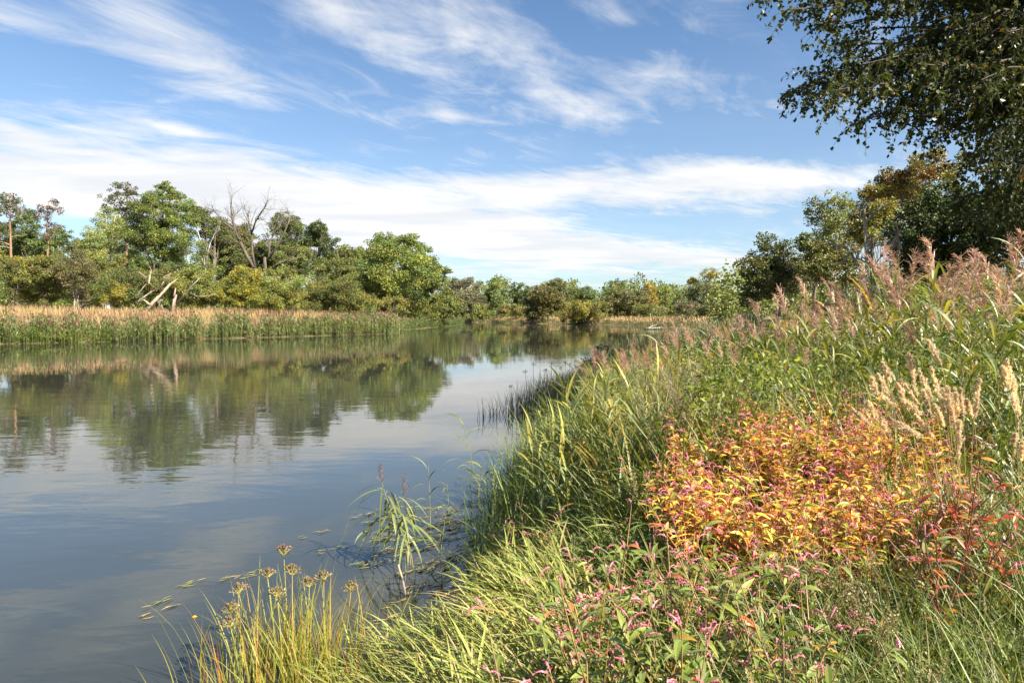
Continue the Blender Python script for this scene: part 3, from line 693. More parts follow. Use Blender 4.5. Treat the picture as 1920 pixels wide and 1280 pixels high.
far_reeds('blue-green reed bed along the left bank waterline', 31, 12000, (-48, -16.5, 60, 125), (-.9, 3.2), 2.2, [(4, (.17, .215, .075)), (2, (.23, .25, .10)), (1, (.27, .25, .10)), (1.2, (.11, .16, .04))], .3)
far_reeds('bright green short sedge fringe at the far left waterline', 32, 6500, (-90, -40, 44, 70), (-.8, 3.2), 1.35, [(3, (.16, .235, .03)), (1, (.24, .27, .05)), (1, (.11, .17, .025))], 0, .03)
far_reeds('green reed fringe with reddish tops at the tip of the left bank', 33, 2600, (-24, -13, 118, 240), (-.8, 2.2), 1.9, [(3, (.10, .16, .04)), (1, (.15, .19, .05))], .25, .05)
far_reeds('low green reeds along the far shore', 34, 5200, (-30, 46, 130, 285), (-.8, 3.0), 1.2, [(2, (.12, .17, .03)), (1, (.17, .18, .04)), (1, (.2, .16, .07))], .0, .07, 4)
rg = np.random.default_rng(35); mb = MB()
for n, box, dr, h, w in ((26000, (-100, -15, 46, 130), (1.8, 24), 1.25, .03), (9000, (-24, -12, 110, 240), (1.5, 16), 1.0, .05), (16000, (-30, 75, 125, 300), (2.0, 26), .9, .08)):
    p = bank_points(rg, n, *box, *dr); a = rg.uniform(0, 6.3, n)
    pat = np.sin(p[:, 0] * .5 + 2 * np.sin(p[:, 1] * .13)) + rg.normal(0, .5, n)
    tn = np.where((pat > .7)[:, None], pick(rg, [(1, (.40, .23, .15)), (1, (.34, .19, .13))], n), pick(rg, [(3, (.58, .40, .19)), (2, (.50, .35, .16)), (1, (.28, .25, .09))], n))
    blades(mb, rg, p[:, :3], a, rg.uniform(0, .35, n), rg.uniform(.1, .9, n), h * rg.uniform(.6, 1.25, n), np.full(n, w), tn, 3)
tag(mb.build('dry_grass', M_DRY), 'straw-coloured and reddish dry grass covering both far banks', 'grass', kind='stuff')


# ------------------------------------------------------------------ right bank, near
def ptop(px, Y): return (px - 960) / 1280 * Y


def lance(mb, rg, B, azm, th0, bend, L, w, tint, K=5, fold=.18, pw=1.2):
    return blades(mb, rg, B, azm, th0, bend, L, w, tint, K, 'leaf', fold, .35, pw)


T_REED = [(4, (.16, .215, .05)), (3, (.23, .265, .06)), (1.4, (.36, .33, .065)), (.5, (.48, .30, .06))]
T_PLUME = [(3, (.50, .30, .22)), (2, (.56, .40, .27)), (1, (.42, .21, .17))]


def plume_mesh(mb, rg, p0, d0, L, wind, tint, n=92, wid=.003, blen=.155):
    """a nodding reed panicle: an arching axis with drooping, spikelet-bearing branchlets"""
    K = 8; pts = [p0]; d = d0.copy()
    for k in range(K - 1):
        d = nrm(d + wind * .12); pts.append(pts[-1] + d * L / (K - 1))
    A = np.array(pts); tube(mb, A, np.linspace(.0018, .0008, K), 3, tint[0])
    f = rg.uniform(0, .999, n) * (K - 1); i0 = f.astype(int); b = A[i0] + (A[i0 + 1] - A[i0]) * (f - i0)[:, None]
    wa = math.atan2(wind[1], wind[0]); az_ = wa + rg.normal(0, 1.0, n)
    bl = blen * (1.1 - .55 * f / (K - 1)) * rg.uniform(.6, 1.2, n)
    P = blades(mb, rg, b, az_, rg.uniform(.25, .8, n), rg.uniform(.5, 1.5, n), bl, np.full(n, wid), tint[rg.integers(0, len(tint), n)], 4, 'leaf', 0, .6)
    m = n * 4; r = rg.integers(0, n, m); s_ = rg.uniform(.35, 3, m); j = s_.astype(int); q = P[r, j] + (P[r, np.minimum(j + 1, 3)] - P[r, j]) * (s_ - j)[:, None]
    D = nrm(P[r, -1] - P[r, 0] + rg.normal(0, .04, (m, 3))); cards(mb, rg, q, D, rg.normal(size=(m, 3)), rg.uniform(.012, .022, m), np.full(m, .0022), tint[rg.integers(0, len(tint), m)] * 1.1)


def reed_parts(rg, H, plume=True, nleaf=11, lw=.013, ll=(.28, .5), wind=np.array([-.75, .1, -.35])):
    st, lf, pm = MB(), MB(), MB(); K = 8; t = np.linspace(0, 1, K)[:, None]
    lean = rg.normal(0, .06, 2) + np.array([-.05, 0]); bow = rg.normal(0, .05, 2)
    A = np.concatenate([lean * t * H + bow * t * t * H, t * H], 1); A[0, 2] = -.1
    tube(st, A, np.linspace(.0045, .0022, K), 5, vary(rg, (.16, .17, .06), K, .12, .1))
    f = np.linspace(.28, .97, nleaf) + rg.normal(0, .02, nleaf); f = f.clip(.1, .99) * (K - 1); i0 = f.astype(int); B = A[i0] + (A[i0 + 1] - A[i0]) * (f - i0)[:, None]
    a0 = rg.uniform(0, 6.28); azm = a0 + np.pi * (np.arange(nleaf) % 2) + rg.normal(0, .45, nleaf)
    azm = azm + .55 * np.sin(np.pi - azm)                              # swung towards the water by the wind
    lance(lf, rg, B, azm, rg.uniform(.25, .7, nleaf), rg.uniform(.5, 1.7, nleaf), rg.uniform(*ll, nleaf), lw * rg.uniform(.75, 1.25, nleaf), pick(rg, T_REED, nleaf), 7)
    if plume: plume_mesh(pm, rg, A[-1], nrm(A[-1] - A[-2]), rg.uniform(.28, .42), wind, pick(rg, T_PLUME, 6))
    return st, lf, pm


def assemble(root, parts, mats):
    for (nm, b), m_ in zip(parts, mats):
        if b.n: b.build(nm, m_, root, nm in ('stem', 'stalk'))
    return root


def scatter(protos, pts, rg, grade=None, sc=(.88, 1.14), rz=6.28, tilt=.06):
    """first use of a prototype moves it, every further one is a copy of the thing and its parts"""
    used = set()
    for k, (x, y) in enumerate(pts):
        j = int(rg.integers(0, len(protos))); z = float(gz(x, y)); p = protos[j]
        z = max(z, -.25)
        tl = tuple(rg.normal(0, tilt, 2)); a = rg.uniform(-rz / 2, rz / 2); s_ = rg.uniform(*sc) * (grade(x, y) if grade else 1)
        if j not in used:
            used.add(j); p.location = (x, y, z); p.rotation_euler = (tl[0], tl[1], a); p.scale = (s_,) * 3
        else: dup(p, (x, y, z), a, s_, tl)
    for j, p in enumerate(protos):
        if j not in used:
            for c in list(p.children): bpy.data.objects.remove(c)
            bpy.data.objects.remove(p)


# --- reeds
rg = np.random.default_rng(40)
L_PL = 'tall green reed with pinkish-brown plume in the dense stand on the right bank'
L_GR = 'leafy green reed without plume in the dense stand on the right bank'
G_RE = 'reeds of the dense stand on the right bank'
pr_pl, pr_gr = [], []
WIND = [(-.75, .1, -.35), (-.6, -.3, -.45), (-.3, .4, -.6), (.35, -.2, -.5), (-.7, .3, -.2), (-.2, -.5, -.6), (.5, .2, -.35), (-.5, 0, -.7), (-.8, -.2, -.3)]
for k in range(9):
    r = thing('reed', L_PL, 'reed', group='plumed ' + G_RE); st, lf, pm = reed_parts(rg, rg.uniform(1.75, 2.15), wind=np.array(WIND[k]))
    pr_pl.append(assemble(r, [('stem', st), ('foliage', lf), ('plume', pm)], [M_STEM, M_REED, M_PLUME]))
for k in range(5):
    r = thing('reed', L_GR, 'reed', group='plumeless ' + G_RE); st, lf, pm = reed_parts(rg, rg.uniform(1.45, 1.95), False, 14, .016)
    pr_gr.append(assemble(r, [('stem', st), ('foliage', lf)], [M_STEM, M_REED]))


def reed_zone(x, y):
    """the stand: behind a slanting front, back from the water"""
    return (y > 7.3 - (x - .9) * 1.2) & (y > 4.3) & (sdist(x, y) > .3) & (x < .8 * y + .6) & (x > .06 * y + .45)


def zone_pts(rg, n, x0, x1, y0, y1, ok, gap=0.0):
    out = []; tries = 0
    while len(out) < n and tries < 60 * n:
        tries += 1; x, y = rg.uniform(x0, x1), rg.uniform(y0, y1)
        if ok(np.array(x), np.array(y)) and all((x - a) ** 2 + (y - b) ** 2 > gap * gap for a, b in out[-400:]): out.append((x, y))
    return out


def stand_height(x, y):
    """the stand is lower by the water and taller up the bank"""
    px = min(960 + 1280 * x / max(y, .5), 2100); top = np.interp(px, [1080, 1180, 1300, 1500, 1700, 1900, 2100], [695, 648, 608, 552, 494, 470, 455])
    return float(np.clip((EYE + (592 - top) / 1280 * y - float(gz(x, y))) / 2.2, .5, 1.25))


pp = zone_pts(rg, 298, .7, 8.5, 4.3, 10.5, reed_zone, .12)
scatter(pr_pl, pp[:172], rg, stand_height, sc=(.7, 1.03), rz=2.6, tilt=.08)
scatter(pr_gr, pp[172:], rg, stand_height, sc=(.8, 1.12), tilt=.09)
# young reeds on the slope down to the water
yg = []
for k in range(4):
    r = thing('reed', 'short young reed on the slope between the sedge and the reed stand', 'reed', group='young reeds on the slope to the water'); st, lf, pm = reed_parts(rg, rg.uniform(.75, 1.15), False, 11, .011, (.22, .4))
    yg.append(assemble(r, [('stem', st), ('foliage', lf)], [M_STEM, M_REED]))
scatter(yg, [(ptop(px, y), y) for px, y in zip(rg.uniform(1010, 1330, 90), rg.uniform(5.2, 9.5, 90)) if float(sdist(np.array(ptop(px, y)), np.array(y))) > -.05], rg, sc=(.8, 1.15), tilt=.14)
# the rest of the stand behind, too dense to count
mb = MB(); src = []
for k in range(6):
    st, lf, pm = reed_parts(rg, rg.uniform(1.6, 2.1), k < 2, 11, .016); src.append((st, lf, pm))
q = zone_pts(rg, 420, .8, 13, 6.5, 19, lambda x, y: reed_zone(x, y) & (y > 7.5))
q += zone_pts(rg, 330, 3, 14, 2.5, 14, lambda x, y: (x > .8 * y + .5) & (x < .8 * y + 5.5) & (y > 7.3 - (x - .9) * 1.2) & (x > 3.2))
for x, y in q:
    a = rg.uniform(-.8, .8); c, s_ = math.cos(a), math.sin(a); M = np.array([[c, s_, 0], [-s_, c, 0], [0, 0, 1]]) * rg.uniform(.8, 1.0) * stand_height(x, y)
    o = np.array([x, y, float(gz(x, y))])
    for b in src[rg.integers(0, 6)]:
        if b.n:
            v = np.concatenate(b.v) @ M + o
            mb.add(v, np.concatenate(b.q) if b.q else None, np.concatenate(b.t) if b.t else None, np.concatenate(b.c))
tag(mb.build('reed_thicket', M_REED), 'dense reeds filling the stand behind the front rows', 'reeds', kind='stuff')

# --- hero reeds standing in the water
def water_reed(label, px, py_base, Y, tip, nleaf, seed, plume=0, ll=(.3, .55), droop=1.6, lw=.014, pw=1.0, low=.34):
    rg = np.random.default_rng(seed); b = np.array([ptop(px, Y), Y, -.15]); root = thing('reed', label, 'reed', b)
    tp = at(tip[0], tip[1], Y) - b; t = np.linspace(0, 1, 9)[:, None]; st = MB()
    A = tp * np.concatenate([t ** 1.5, t, t ** .95], 1); tube(st, A, np.linspace(.006, .0022, 9), 6, vary(rg, (.2, .2, .08), 9, .12, .08)); st.build('stem', M_STEM, root, True)
    for k in range(nleaf):
        f = (low + (.97 - low) * (k + .5) / nleaf) * 8; i0 = int(f); p = A[i0] + (A[i0 + 1] - A[i0]) * (f - i0); m_ = MB()
        az_ = rg.uniform(0, 6.28) if pw < 1 else (math.pi if k % 2 else rg.choice([0, math.pi])) + rg.normal(0, .6)
        lance(m_, rg, p[None], np.array([az_]), np.array([rg.uniform(.35, .8)]), np.array([rg.uniform(.75, 1.05) * droop]), np.array([rg.uniform(*ll)]), np.array([lw * rg.uniform(.8, 1.2)]), vary(rg, (.20, .235, .075), 1, .14, .08), 10, .18, pw)
        m_.build('leaf', M_REED, root)
    for k in range(plume):
        m_ = MB(); plume_mesh(m_, rg, A[-1 - k], nrm(A[-1] - A[-2]), .22, np.array([.2, 0, -.1]), pick(rg, [(1, (.20, .14, .13)), (1, (.28, .18, .15))], 6), 46, .0022, .08); m_.build('plume', M_PLUME, root)


water_reed('reed in the water with long hanging leaves and a greyish plume', 752, 1065, 7.0, (716, 905), 24, 51, 1, (.4, .8), 2.5, .013, .3, .5)
water_reed('shorter drooping reed in the water beside the hanging-leaved one', 768, 1055, 7.05, (757, 930), 19, 52, 1, (.35, .7), 2.5, .012, .3, .5)
water_reed('bent reed in the water with a leaning tan base and hanging leaves', 775, 1060, 6.9, (740, 925), 16, 53, 0, (.35, .65), 2.5, .012, .3, .45)
water_reed('slim reed shoot in the water with two arching leaf tips', 806, 1010, 8.1, (803, 872), 6, 54, 0, (.25, .42), 1.9, .014)
water_reed('tallest slim reed in the water with a pointed tip', 906, 1015, 8.0, (866, 785), 8, 55, 0, (.28, .5), 1.8, .015)
water_reed('thin leaning reed in the water nearest the sedge', 926, 1000, 8.3, (902, 868), 6, 56, 0, (.22, .4), 1.6, .011)
for k, (pb, yb, Y_, tx, ty, lb) in enumerate([(842, 985, 8.4, 838, 905, 'low thin reed shoot in the shallows left of the tallest slim reed'), (884, 960, 9.0, 880, 868, 'thin dark reed shoot just left of the leaning reed by the sedge'),
        (945, 985, 8.5, 952, 842, 'reed shoot in the water at the very edge of the sedge'), (955, 930, 9.6, 944, 800, 'farther reed shoot rising in front of the sedge edge'),
        (822, 1050, 7.2, 836, 965, 'short leaning reed shoot among the trailing pondweed'), (700, 1050, 7.2, 690, 960, 'small green reed shoot left of the hanging-leaved reed')]):
    water_reed(lb, pb, yb, Y_, (tx, ty), 5, 400 + k, 0, (.2, .42), 1.8, .010, .8)
t = MB(); b = at(757, 1122, 6.3); b[2] = -.2; tube(t, np.array([[0, 0, 0], [.015, 0, .2], [-.01, 0, .34], [-.05, 0, .48]]), [.012, .011, .010, .007], 7, vary(np.random.default_rng(3), (.42, .30, .22), 4, .15, .05), True)
o = t.build('dead_stick', M_BARK, None, True, b); tag(o, 'pale dead stick poking out of the water below the hanging reed', 'stick')

# --- floating pondweed
rg = np.random.default_rng(60)
G_PW = [(3, (.20, .22, .07)), (2, (.30, .21, .08)), (1, (.15, .19, .07)), (1, (.33, .27, .12))]
def pondweed(n, span, rg):
    m_ = MB(); L = span; ang = R(53); d = np.array([math.cos(ang), math.sin(ang), 0]); K = 6
    tt = np.linspace(0, 1, K)[:, None]; A = d * L * (tt - .5) + np.array([-d[1], d[0], 0]) * .04 * np.sin(tt * 4 + rg.uniform(0, 6)); A[:, 2] = -.012
    side = np.array([-d[1], d[0], 0])
    f = rg.uniform(.1, .99, n) * (K - 1); i0 = f.astype(int); P = A[i0] + (A[i0 + 1] - A[i0]) * (f - i0)[:, None] + side * rg.normal(0, .035, (n, 1))
    P[:, 2] = .006 + np.arange(n) * .0006
    a = ang + rg.normal(0, .17, n); ll = rg.uniform(.09, .16, n); S_ = np.linspace(0, 1, 6)[None]
    Q = P[:, None] + np.stack([np.cos(a), np.sin(a), 0 * a], 1)[:, None] * (ll[:, None] * S_)[..., None]
    Q[..., 2] += .006 * np.sin(S_ * 3 + rg.uniform(0, 3, (n, 1)))
    ribbon(m_, Q, (rg.uniform(.007, .012, n)[:, None]) * np.clip(np.sin(np.pi * np.clip(S_, .03, .98)), .05, 1), np.stack([-np.sin(a), np.cos(a), 0 * a], 1)[:, None], pick(rg, G_PW, n))
    s_ = MB(); tube(s_, A, .0022, 4, (.16, .13, .07))
    return m_, s_


LP = 'floating pondweed strand among the many trailing in the shallows below the water reeds'
GP = 'pondweed strands trailing in the shallows'
pw = []
for k in range(9):
    r = thing('pondweed', LP, 'pondweed', group=GP); m_, s_ = pondweed(int(rg.integers(6, 11)), rg.uniform(.35, .6), rg)
    pw.append(assemble(r, [('stem', s_), ('leaves', m_)], [M_STEM, M_FLOAT]))
pts = []
while len(pts) < 88:
    x, y = rg.normal(830, 90), rg.normal(1030, 62)
    if 660 < x < 990 and 935 < y < 1190 and not (x < 760 and y < 960):
        Y_ = EYE * 1280 / (y - 592) * .99; X_ = ptop(x, Y_)
        if sdist(np.array(X_), np.array(Y_)) < -.02: pts.append((X_, Y_))
used = set()
for k, (x, y) in enumerate(pts):
    j = k % 9; a = rg.normal(-.1, .22); z = .002 + (k % 7) * .0011
    if k < 9: pw[j].location = (x, y, z); pw[j].rotation_euler = (0, 0, a)
    else: dup(pw[j], (x, y, z), a, rg.uniform(.8, 1.15))
for px, py, lb in ((265, 1163, 'brown floating pondweed sprig alone farthest out at the lower left'), (270, 1140, 'greyish half-sunk pondweed leaves just above the brown lone sprig'), (340, 1104, 'long single pondweed strand pointing up right in the open water'),
                   (408, 1098, 'small pale pondweed strand between the long single strand and the rush umbels'), (438, 1088, 'faint green pondweed strand right of the small pale one'), (575, 1010, 'short pondweed strand above the brown old rush umbel'),
                   (600, 1040, 'green pondweed strand right of the old brown rush umbel'), (650, 1070, 'long green pondweed strand right of the rush umbels')):
    Y_ = EYE * 1280 / (py - 592); r = thing('pondweed', lb, 'pondweed', (ptop(px, Y_), Y_, .003)); m_, s_ = pondweed(6, .42, rg); assemble(r, [('stem', s_), ('leaves', m_)], [M_STEM, M_FLOAT])
m_ = MB(); tube(m_, np.array([[0, 0, 0], [.02, .01, .003], [.04, .012, .001]]), [.004, .012, .003], 6, (.6, .42, .05), True)
Y_ = EYE * 1280 / (1166 - 592); o = m_.build('fallen_leaf', M_FLOAT, None, True, (ptop(350, Y_), Y_, .004)); tag(o, 'tiny bright yellow leaf floating alone on the open water', 'leaf')

# --- flowering rush
def flowering_rush(label, umb, Y, base, seed, tint=(.16, .10, .06), ray=.075, thick=.005, group=None, kind='flowering_rush', nray=26):
    rg = np.random.default_rng(seed); b = at(base, 1000, Y); b[2] = max(-.15, float(gz(b[0], Y))) if Y < 10 else -.15
    root = thing(kind, label, 'flowering rush', b, group); tp = at(umb[0], umb[1], Y) - b; t = np.linspace(0, 1, 7)[:, None]
    A = tp * np.concatenate([t ** 1.4, t, t], 1); s_ = MB(); tube(s_, A, np.linspace(thick, thick * .6, 7), 6, vary(rg, (.30, .28, .07), 7, .1, .08)); s_.build('stalk', M_STEM, root, True)
    u = MB(); n = nray; th = rg.uniform(0, 1.25, n); a = rg.uniform(0, 6.28, n); L = ray * rg.uniform(.75, 1.1, n); D = np.stack([np.sin(th) * np.cos(a), np.sin(th) * np.sin(a), np.cos(th)], 1)
    for k in range(n):
        e = tp + D[k] * L[k]; tube(u, [tp, tp + D[k] * L[k] * .5 + [0, 0, .003], e], thick * .22, 3, (.34, .30, .08))
        tube(u, [e - D[k] * .002, e + D[k] * .005, e + D[k] * .012, e + D[k] * .017], np.array([.0015, .0055, .005, .0008]) * thick / .005, 5, np.array(tint) * rg.uniform(.6, 1.8))
    u.build('umbel', M_STEM, root)


for k, (u, Y_, b_, lb) in enumerate([
        ((448, 1112), 4.75, 478, 'flowering rush with brown seed umbel leaning out leftmost over the water'), ((432, 1150), 4.6, 470, 'lower left flowering rush umbel just under the leaning one'),
        ((502, 1084), 4.7, 520, 'flowering rush with round brown-green umbel left of the tallest old one'), ((532, 1040), 4.9, 540, 'tallest flowering rush with dark withered reddish umbel'),
        ((548, 1078), 4.6, 545, 'dense dark-seeded flowering rush umbel right of the withered one'), ((580, 1100), 4.8, 572, 'brown flowering rush umbel in the middle of the clump'),
        ((607, 1090), 4.8, 605, 'open green-rayed flowering rush umbel right of the clump middle'), ((658, 1108), 4.9, 640, 'small brown flowering rush umbel farthest right in the clump'),
        ((520, 1120), 4.5, 532, 'short flowering rush umbel low in the middle of the clump'), ((432, 1175), 4.5, 462, 'lowest flowering rush umbel at the clump\'s water side')]):
    flowering_rush(lb, u, Y_, b_, 300 + k, ray=.062, tint=(.09, .05, .035) if k == 3 else (.115, .08, .04), nray=40)
for k, (x, y) in enumerate([(958, 728), (985, 700), (1000, 686), (1012, 676), (1034, 684), (1052, 694), (1060, 684), (1068, 688), (1080, 680), (1024, 698)]):
    flowering_rush('small dark flowering rush umbel standing in the far clump at the water\'s edge', (x, y), 21 + (k % 3) * .7, x + rg.uniform(-8, 12), 330 + k, (.06, .07, .045), .10, .010, 'small dark umbels at the far clump', nray=16)
mb = MB(); n = 620; Y_ = rg.uniform(3.9, 5.1, n); px = rg.normal(545, 75, n).clip(360, 690); B = np.stack([ptop(px, Y_), Y_, np.full(n, -.1)], 1)
blades(mb, rg, B, rg.uniform(0, 6.28, n), rg.uniform(0, .28, n), rg.uniform(0, .9, n), rg.uniform(.4, .95, n), rg.uniform(.003, .0065, n), pick(rg, [(4, (.30, .29, .045)), (2, (.20, .24, .05)), (1.5, (.40, .26, .05)), (.7, (.34, .13, .05))], n), 7, fold=.2)
tag(mb.build('rush_leaves', M_REED), 'yellow-green strap leaves around the flowering rush stalks', 'rush leaves', kind='stuff')
mb = MB()
for px, tip, Y_ in ((335, (300, 1200), 4.5), (342, (318, 1215), 4.5), (385, (358, 1178), 4.6), (395, (380, 1165), 4.6), (300, (262, 1258), 4.3), (410, (382, 1172), 4.6)):
    b = at(px, 1300, Y_); b[2] = -.1; e = at(*tip, Y_); d = e - b; L = np.linalg.norm(d) * 1.12
    blades(mb, rg, b[None], np.array([math.pi]), np.array([math.atan2(abs(d[0]), d[2]) * .4]), np.array([.5]), np.array([L]), np.array([.006]), pick(rg, [(2, (.30, .28, .05)), (1, (.16, .2, .05))], 1), 8, fold=.2)
tag(mb.build('rush_tuft', M_REED), 'few long bending leaves standing apart left of the rush clump', 'rush tuft')

# --- smartweed
def smartweed(rg, H, leaf_t, stem_t, flower_t, nb=7, lw=.009, nl=46, spike=(.028, .05), nsp=3, ll=(.05, .1)):
    st, lf, fls = MB(), MB(), []; K = 7; t = np.linspace(0, 1, K)[:, None]
    lean = rg.normal(0, .14, 2); A = np.concatenate([lean * t ** 1.3 * H + rg.normal(0, .01, (K, 2)), t * H], 1); A[0] = [0, 0, -.05]
    axes = [(A, .0045)]
    for k in range(nb):
        f = rg.uniform(.25, .85) * (K - 1); i0 = int(f); p = A[i0] + (A[i0 + 1] - A[i0]) * (f - i0); a = rg.uniform(0, 6.28); L = H * rg.uniform(.28, .5)
        s_ = np.linspace(0, 1, 5)[:, None]; o = rg.uniform(.35, .75)
        axes.append((p + np.concatenate([np.cos(a) * o * L * s_ ** .8, np.sin(a) * o * L * s_ ** .8, L * s_], 1), .003))
    for ax, r in axes: tube(st, ax, np.linspace(r, r * .5, len(ax)), 5, vary(rg, stem_t, len(ax), .15, .05))
    Bs, As = [], []
    for k in range(nl):
        ax, _ = axes[rg.integers(0, len(axes)) if k > 8 else 0]; f = rg.uniform(.3, .98) * (len(ax) - 1); i0 = int(f); Bs.append(ax[i0] + (ax[i0 + 1] - ax[i0]) * (f - i0))
    n = len(Bs); lance(lf, rg, np.array(Bs), rg.uniform(0, 6.28, n), rg.uniform(.6, 1.3, n), rg.uniform(.4, 1.5, n), rg.uniform(*ll, n), lw * rg.uniform(.7, 1.25, n), pick(rg, leaf_t, n), 6, .22)
    ends = [ax[-1] for ax, _ in axes] + [ax[-2] for ax, _ in axes[:nsp]]
    for e in ends:
        for j in range(rg.integers(1, 3)):
            fl = MB(); fls.append(fl)
            a = rg.uniform(0, 6.28); L = rg.uniform(*spike); K2 = 7; th = rg.uniform(.1, .5) + np.linspace(0, rg.uniform(.8, 2.3), K2)
            dd = np.stack([np.sin(th) * np.cos(a), np.sin(th) * np.sin(a), np.cos(th)], 1) * (L + .02) / K2; Q = e + np.cumsum(dd, 0)
            tube(st, [e, Q[0], Q[2]], .0008, 3, stem_t); Q = Q[1:]
            tt = pick(rg, flower_t, len(Q)); tube(fl, Q, np.array([.0009, .0017, .0021, .0020, .0016, .0007]) * rg.uniform(.85, 1.2), 5, tt)
            m_ = 26; i0 = rg.integers(0, len(Q), m_); D = nrm(rg.normal(size=(m_, 3)) + [0, 0, .2]); cards(fl, rg, Q[i0] + D * .0012, D, rg.normal(size=(m_, 3)), np.full(m_, .0042), np.full(m_, .0017), tt[i0] * rg.uniform(.8, 1.35, (m_, 1)))
    return st, lf, fls


PINK = [(3, (.74, .21, .31)), (2, (.82, .38, .46)), (1, (.62, .12, .20))]
T_AUT = [(6, (.86, .62, .08)), (3.2, (.84, .40, .10)), (1.8, (.74, .24, .14)), (4, (.38, .43, .07)), (.5, (.42, .08, .05)), (.6, (.3, .17, .08))]
T_GRN = [(6, (.19, .26, .05)), (3, (.27, .32, .06)), (.4, (.5, .33, .05)), (.12, (.5, .16, .05))]
rg = np.random.default_rng(70)
def smart_protos(n, label, group, H, leaf_t, stem_t, **kw):
    out = []
    for k in range(n):
        r = thing('smartweed', label, 'smartweed', group=group); st, lf, fls = smartweed(rg, rg.uniform(*H), leaf_t, stem_t, PINK, **kw)
        out.append(assemble(r, [('stem', st), ('foliage', lf)] + [('flower_spike', f_) for f_ in fls], [M_STEM, M_LEAF] + [M_FLOWER] * len(fls)))
    return out


aut = smart_protos(9, 'autumn smartweed with yellow-orange leaves and pink flower spikes in the bright orange patch', 'smartweed plants of the orange patch', (.48, .70), T_AUT, (.36, .10, .05), nl=120, lw=.0080, nb=9, nsp=1, ll=(.045, .08))
grn = smart_protos(6, 'green-leaved smartweed with drooping pink flower spikes in the grass before the orange patch', 'green smartweed plants in the grass', (.5, .72), T_GRN, (.24, .16, .06), lw=.0085, nl=40, nb=5, nsp=1)
redw = smart_protos(3, 'red-stemmed smartweed with scattered red leaves at the right edge of the orange patch', 'red smartweed right of the orange patch', (.6, .8), [(2, (.48, .10, .04)), (1, (.55, .26, .04)), (2.5, (.2, .23, .05))], (.20, .055, .04), nl=40, nsp=1)
pts = []
while len(pts) < 205:
    Y_ = rg.uniform(3.05, 6.1); px = rg.normal(1535, 170)
    e = ((px - 1530) / 275) ** 2 + ((Y_ - 4.6) / 1.6) ** 2
    if e < 1.7 and rg.random() < 1.1 - e * .68: pts.append((ptop(px, Y_), Y_))
scatter(aut, pts, rg, sc=(.8, 1.15), tilt=.1)
pts = [(ptop(px, y), y) for px, y in zip(rg.uniform(985, 1560, 54), rg.uniform(1.75, 3.2, 54))]
pts += [(ptop(px, y), y) for px, y in zip(rg.uniform(970, 1240, 12), rg.uniform(3.6, 6.0, 12))]
scatter(grn, pts, rg, sc=(.8, 1.1), tilt=.14)
scatter(redw, [(ptop(px, y), y) for px, y in zip(rg.uniform(1760, 1890, 8), rg.uniform(2.7, 3.8, 8))], rg, tilt=.1)

# --- mugwort and goosefoot: thin stems set with small seeds
def seedy(rg, H, seed_t, leaf_t, nb=14, ns=620, sz=.006):
    st, lf, fl = MB(), MB(), MB(); K = 8; t = np.linspace(0, 1, K)[:, None]; lean = rg.normal(0, .12, 2)
    A = np.concatenate([lean * t ** 1.5 * H, t * H], 1); A[0, 2] = -.06; tube(st, A, np.linspace(.0045, .0015, K), 5, (.20, .13, .07)); axes = [A]
    for k in range(nb):
        f = rg.uniform(.3, .92) * (K - 1); i0 = int(f); p = A[i0] + (A[i0 + 1] - A[i0]) * (f - i0); a = rg.uniform(0, 6.28); L = H * rg.uniform(.14, .32); s_ = np.linspace(0, 1, 4)[:, None]
        B = p + np.concatenate([np.cos(a) * .45 * L * s_, np.sin(a) * .45 * L * s_, L * s_], 1); axes.append(B); tube(st, B, .0012, 3, (.22, .15, .08))
    ii = rg.integers(0, len(axes), ns); P = np.zeros((ns, 3))
    for k in range(ns):
        ax = axes[ii[k]]; f = (rg.uniform(.5, .99) if ii[k] == 0 else rg.uniform(.1, .99)) * (len(ax) - 1); i0 = int(f); P[k] = ax[i0] + (ax[i0 + 1] - ax[i0]) * (f - i0)
    cards(fl, rg, P + rg.normal(0, .006, (ns, 3)), rg.normal(size=(ns, 3)), rg.normal(size=(ns, 3)), np.full(ns, sz * 1.6), np.full(ns, sz * .6), pick(rg, seed_t, ns))
    n = 40; f = rg.uniform(.1, .8, n) * (K - 1); i0 = f.astype(int); B = A[i0] + (A[i0 + 1] - A[i0]) * (f - i0)[:, None]
    lance(lf, rg, B, rg.uniform(0, 6.28, n), rg.uniform(.5, 1.2, n), rg.uniform(.3, 1.2, n), rg.uniform(.03, .08, n), rg.uniform(.004, .009, n), pick(rg, leaf_t, n), 4)
    return st, lf, fl


def seedy_set(n, name, label, cat, group, H, seed_t, leaf_t, pts, **kw):
    out = []
    for k in range(n):
        r = thing(name, label, cat, group=group); st, lf, fl = seedy(rg, rg.uniform(*H), seed_t, leaf_t, **kw)
        out.append(assemble(r, [('stem', st), ('foliage', lf), ('seed_heads', fl)], [M_STEM, M_LEAF, M_PLUME]))
    scatter(out, pts, rg, sc=(.85, 1.15), tilt=.09)


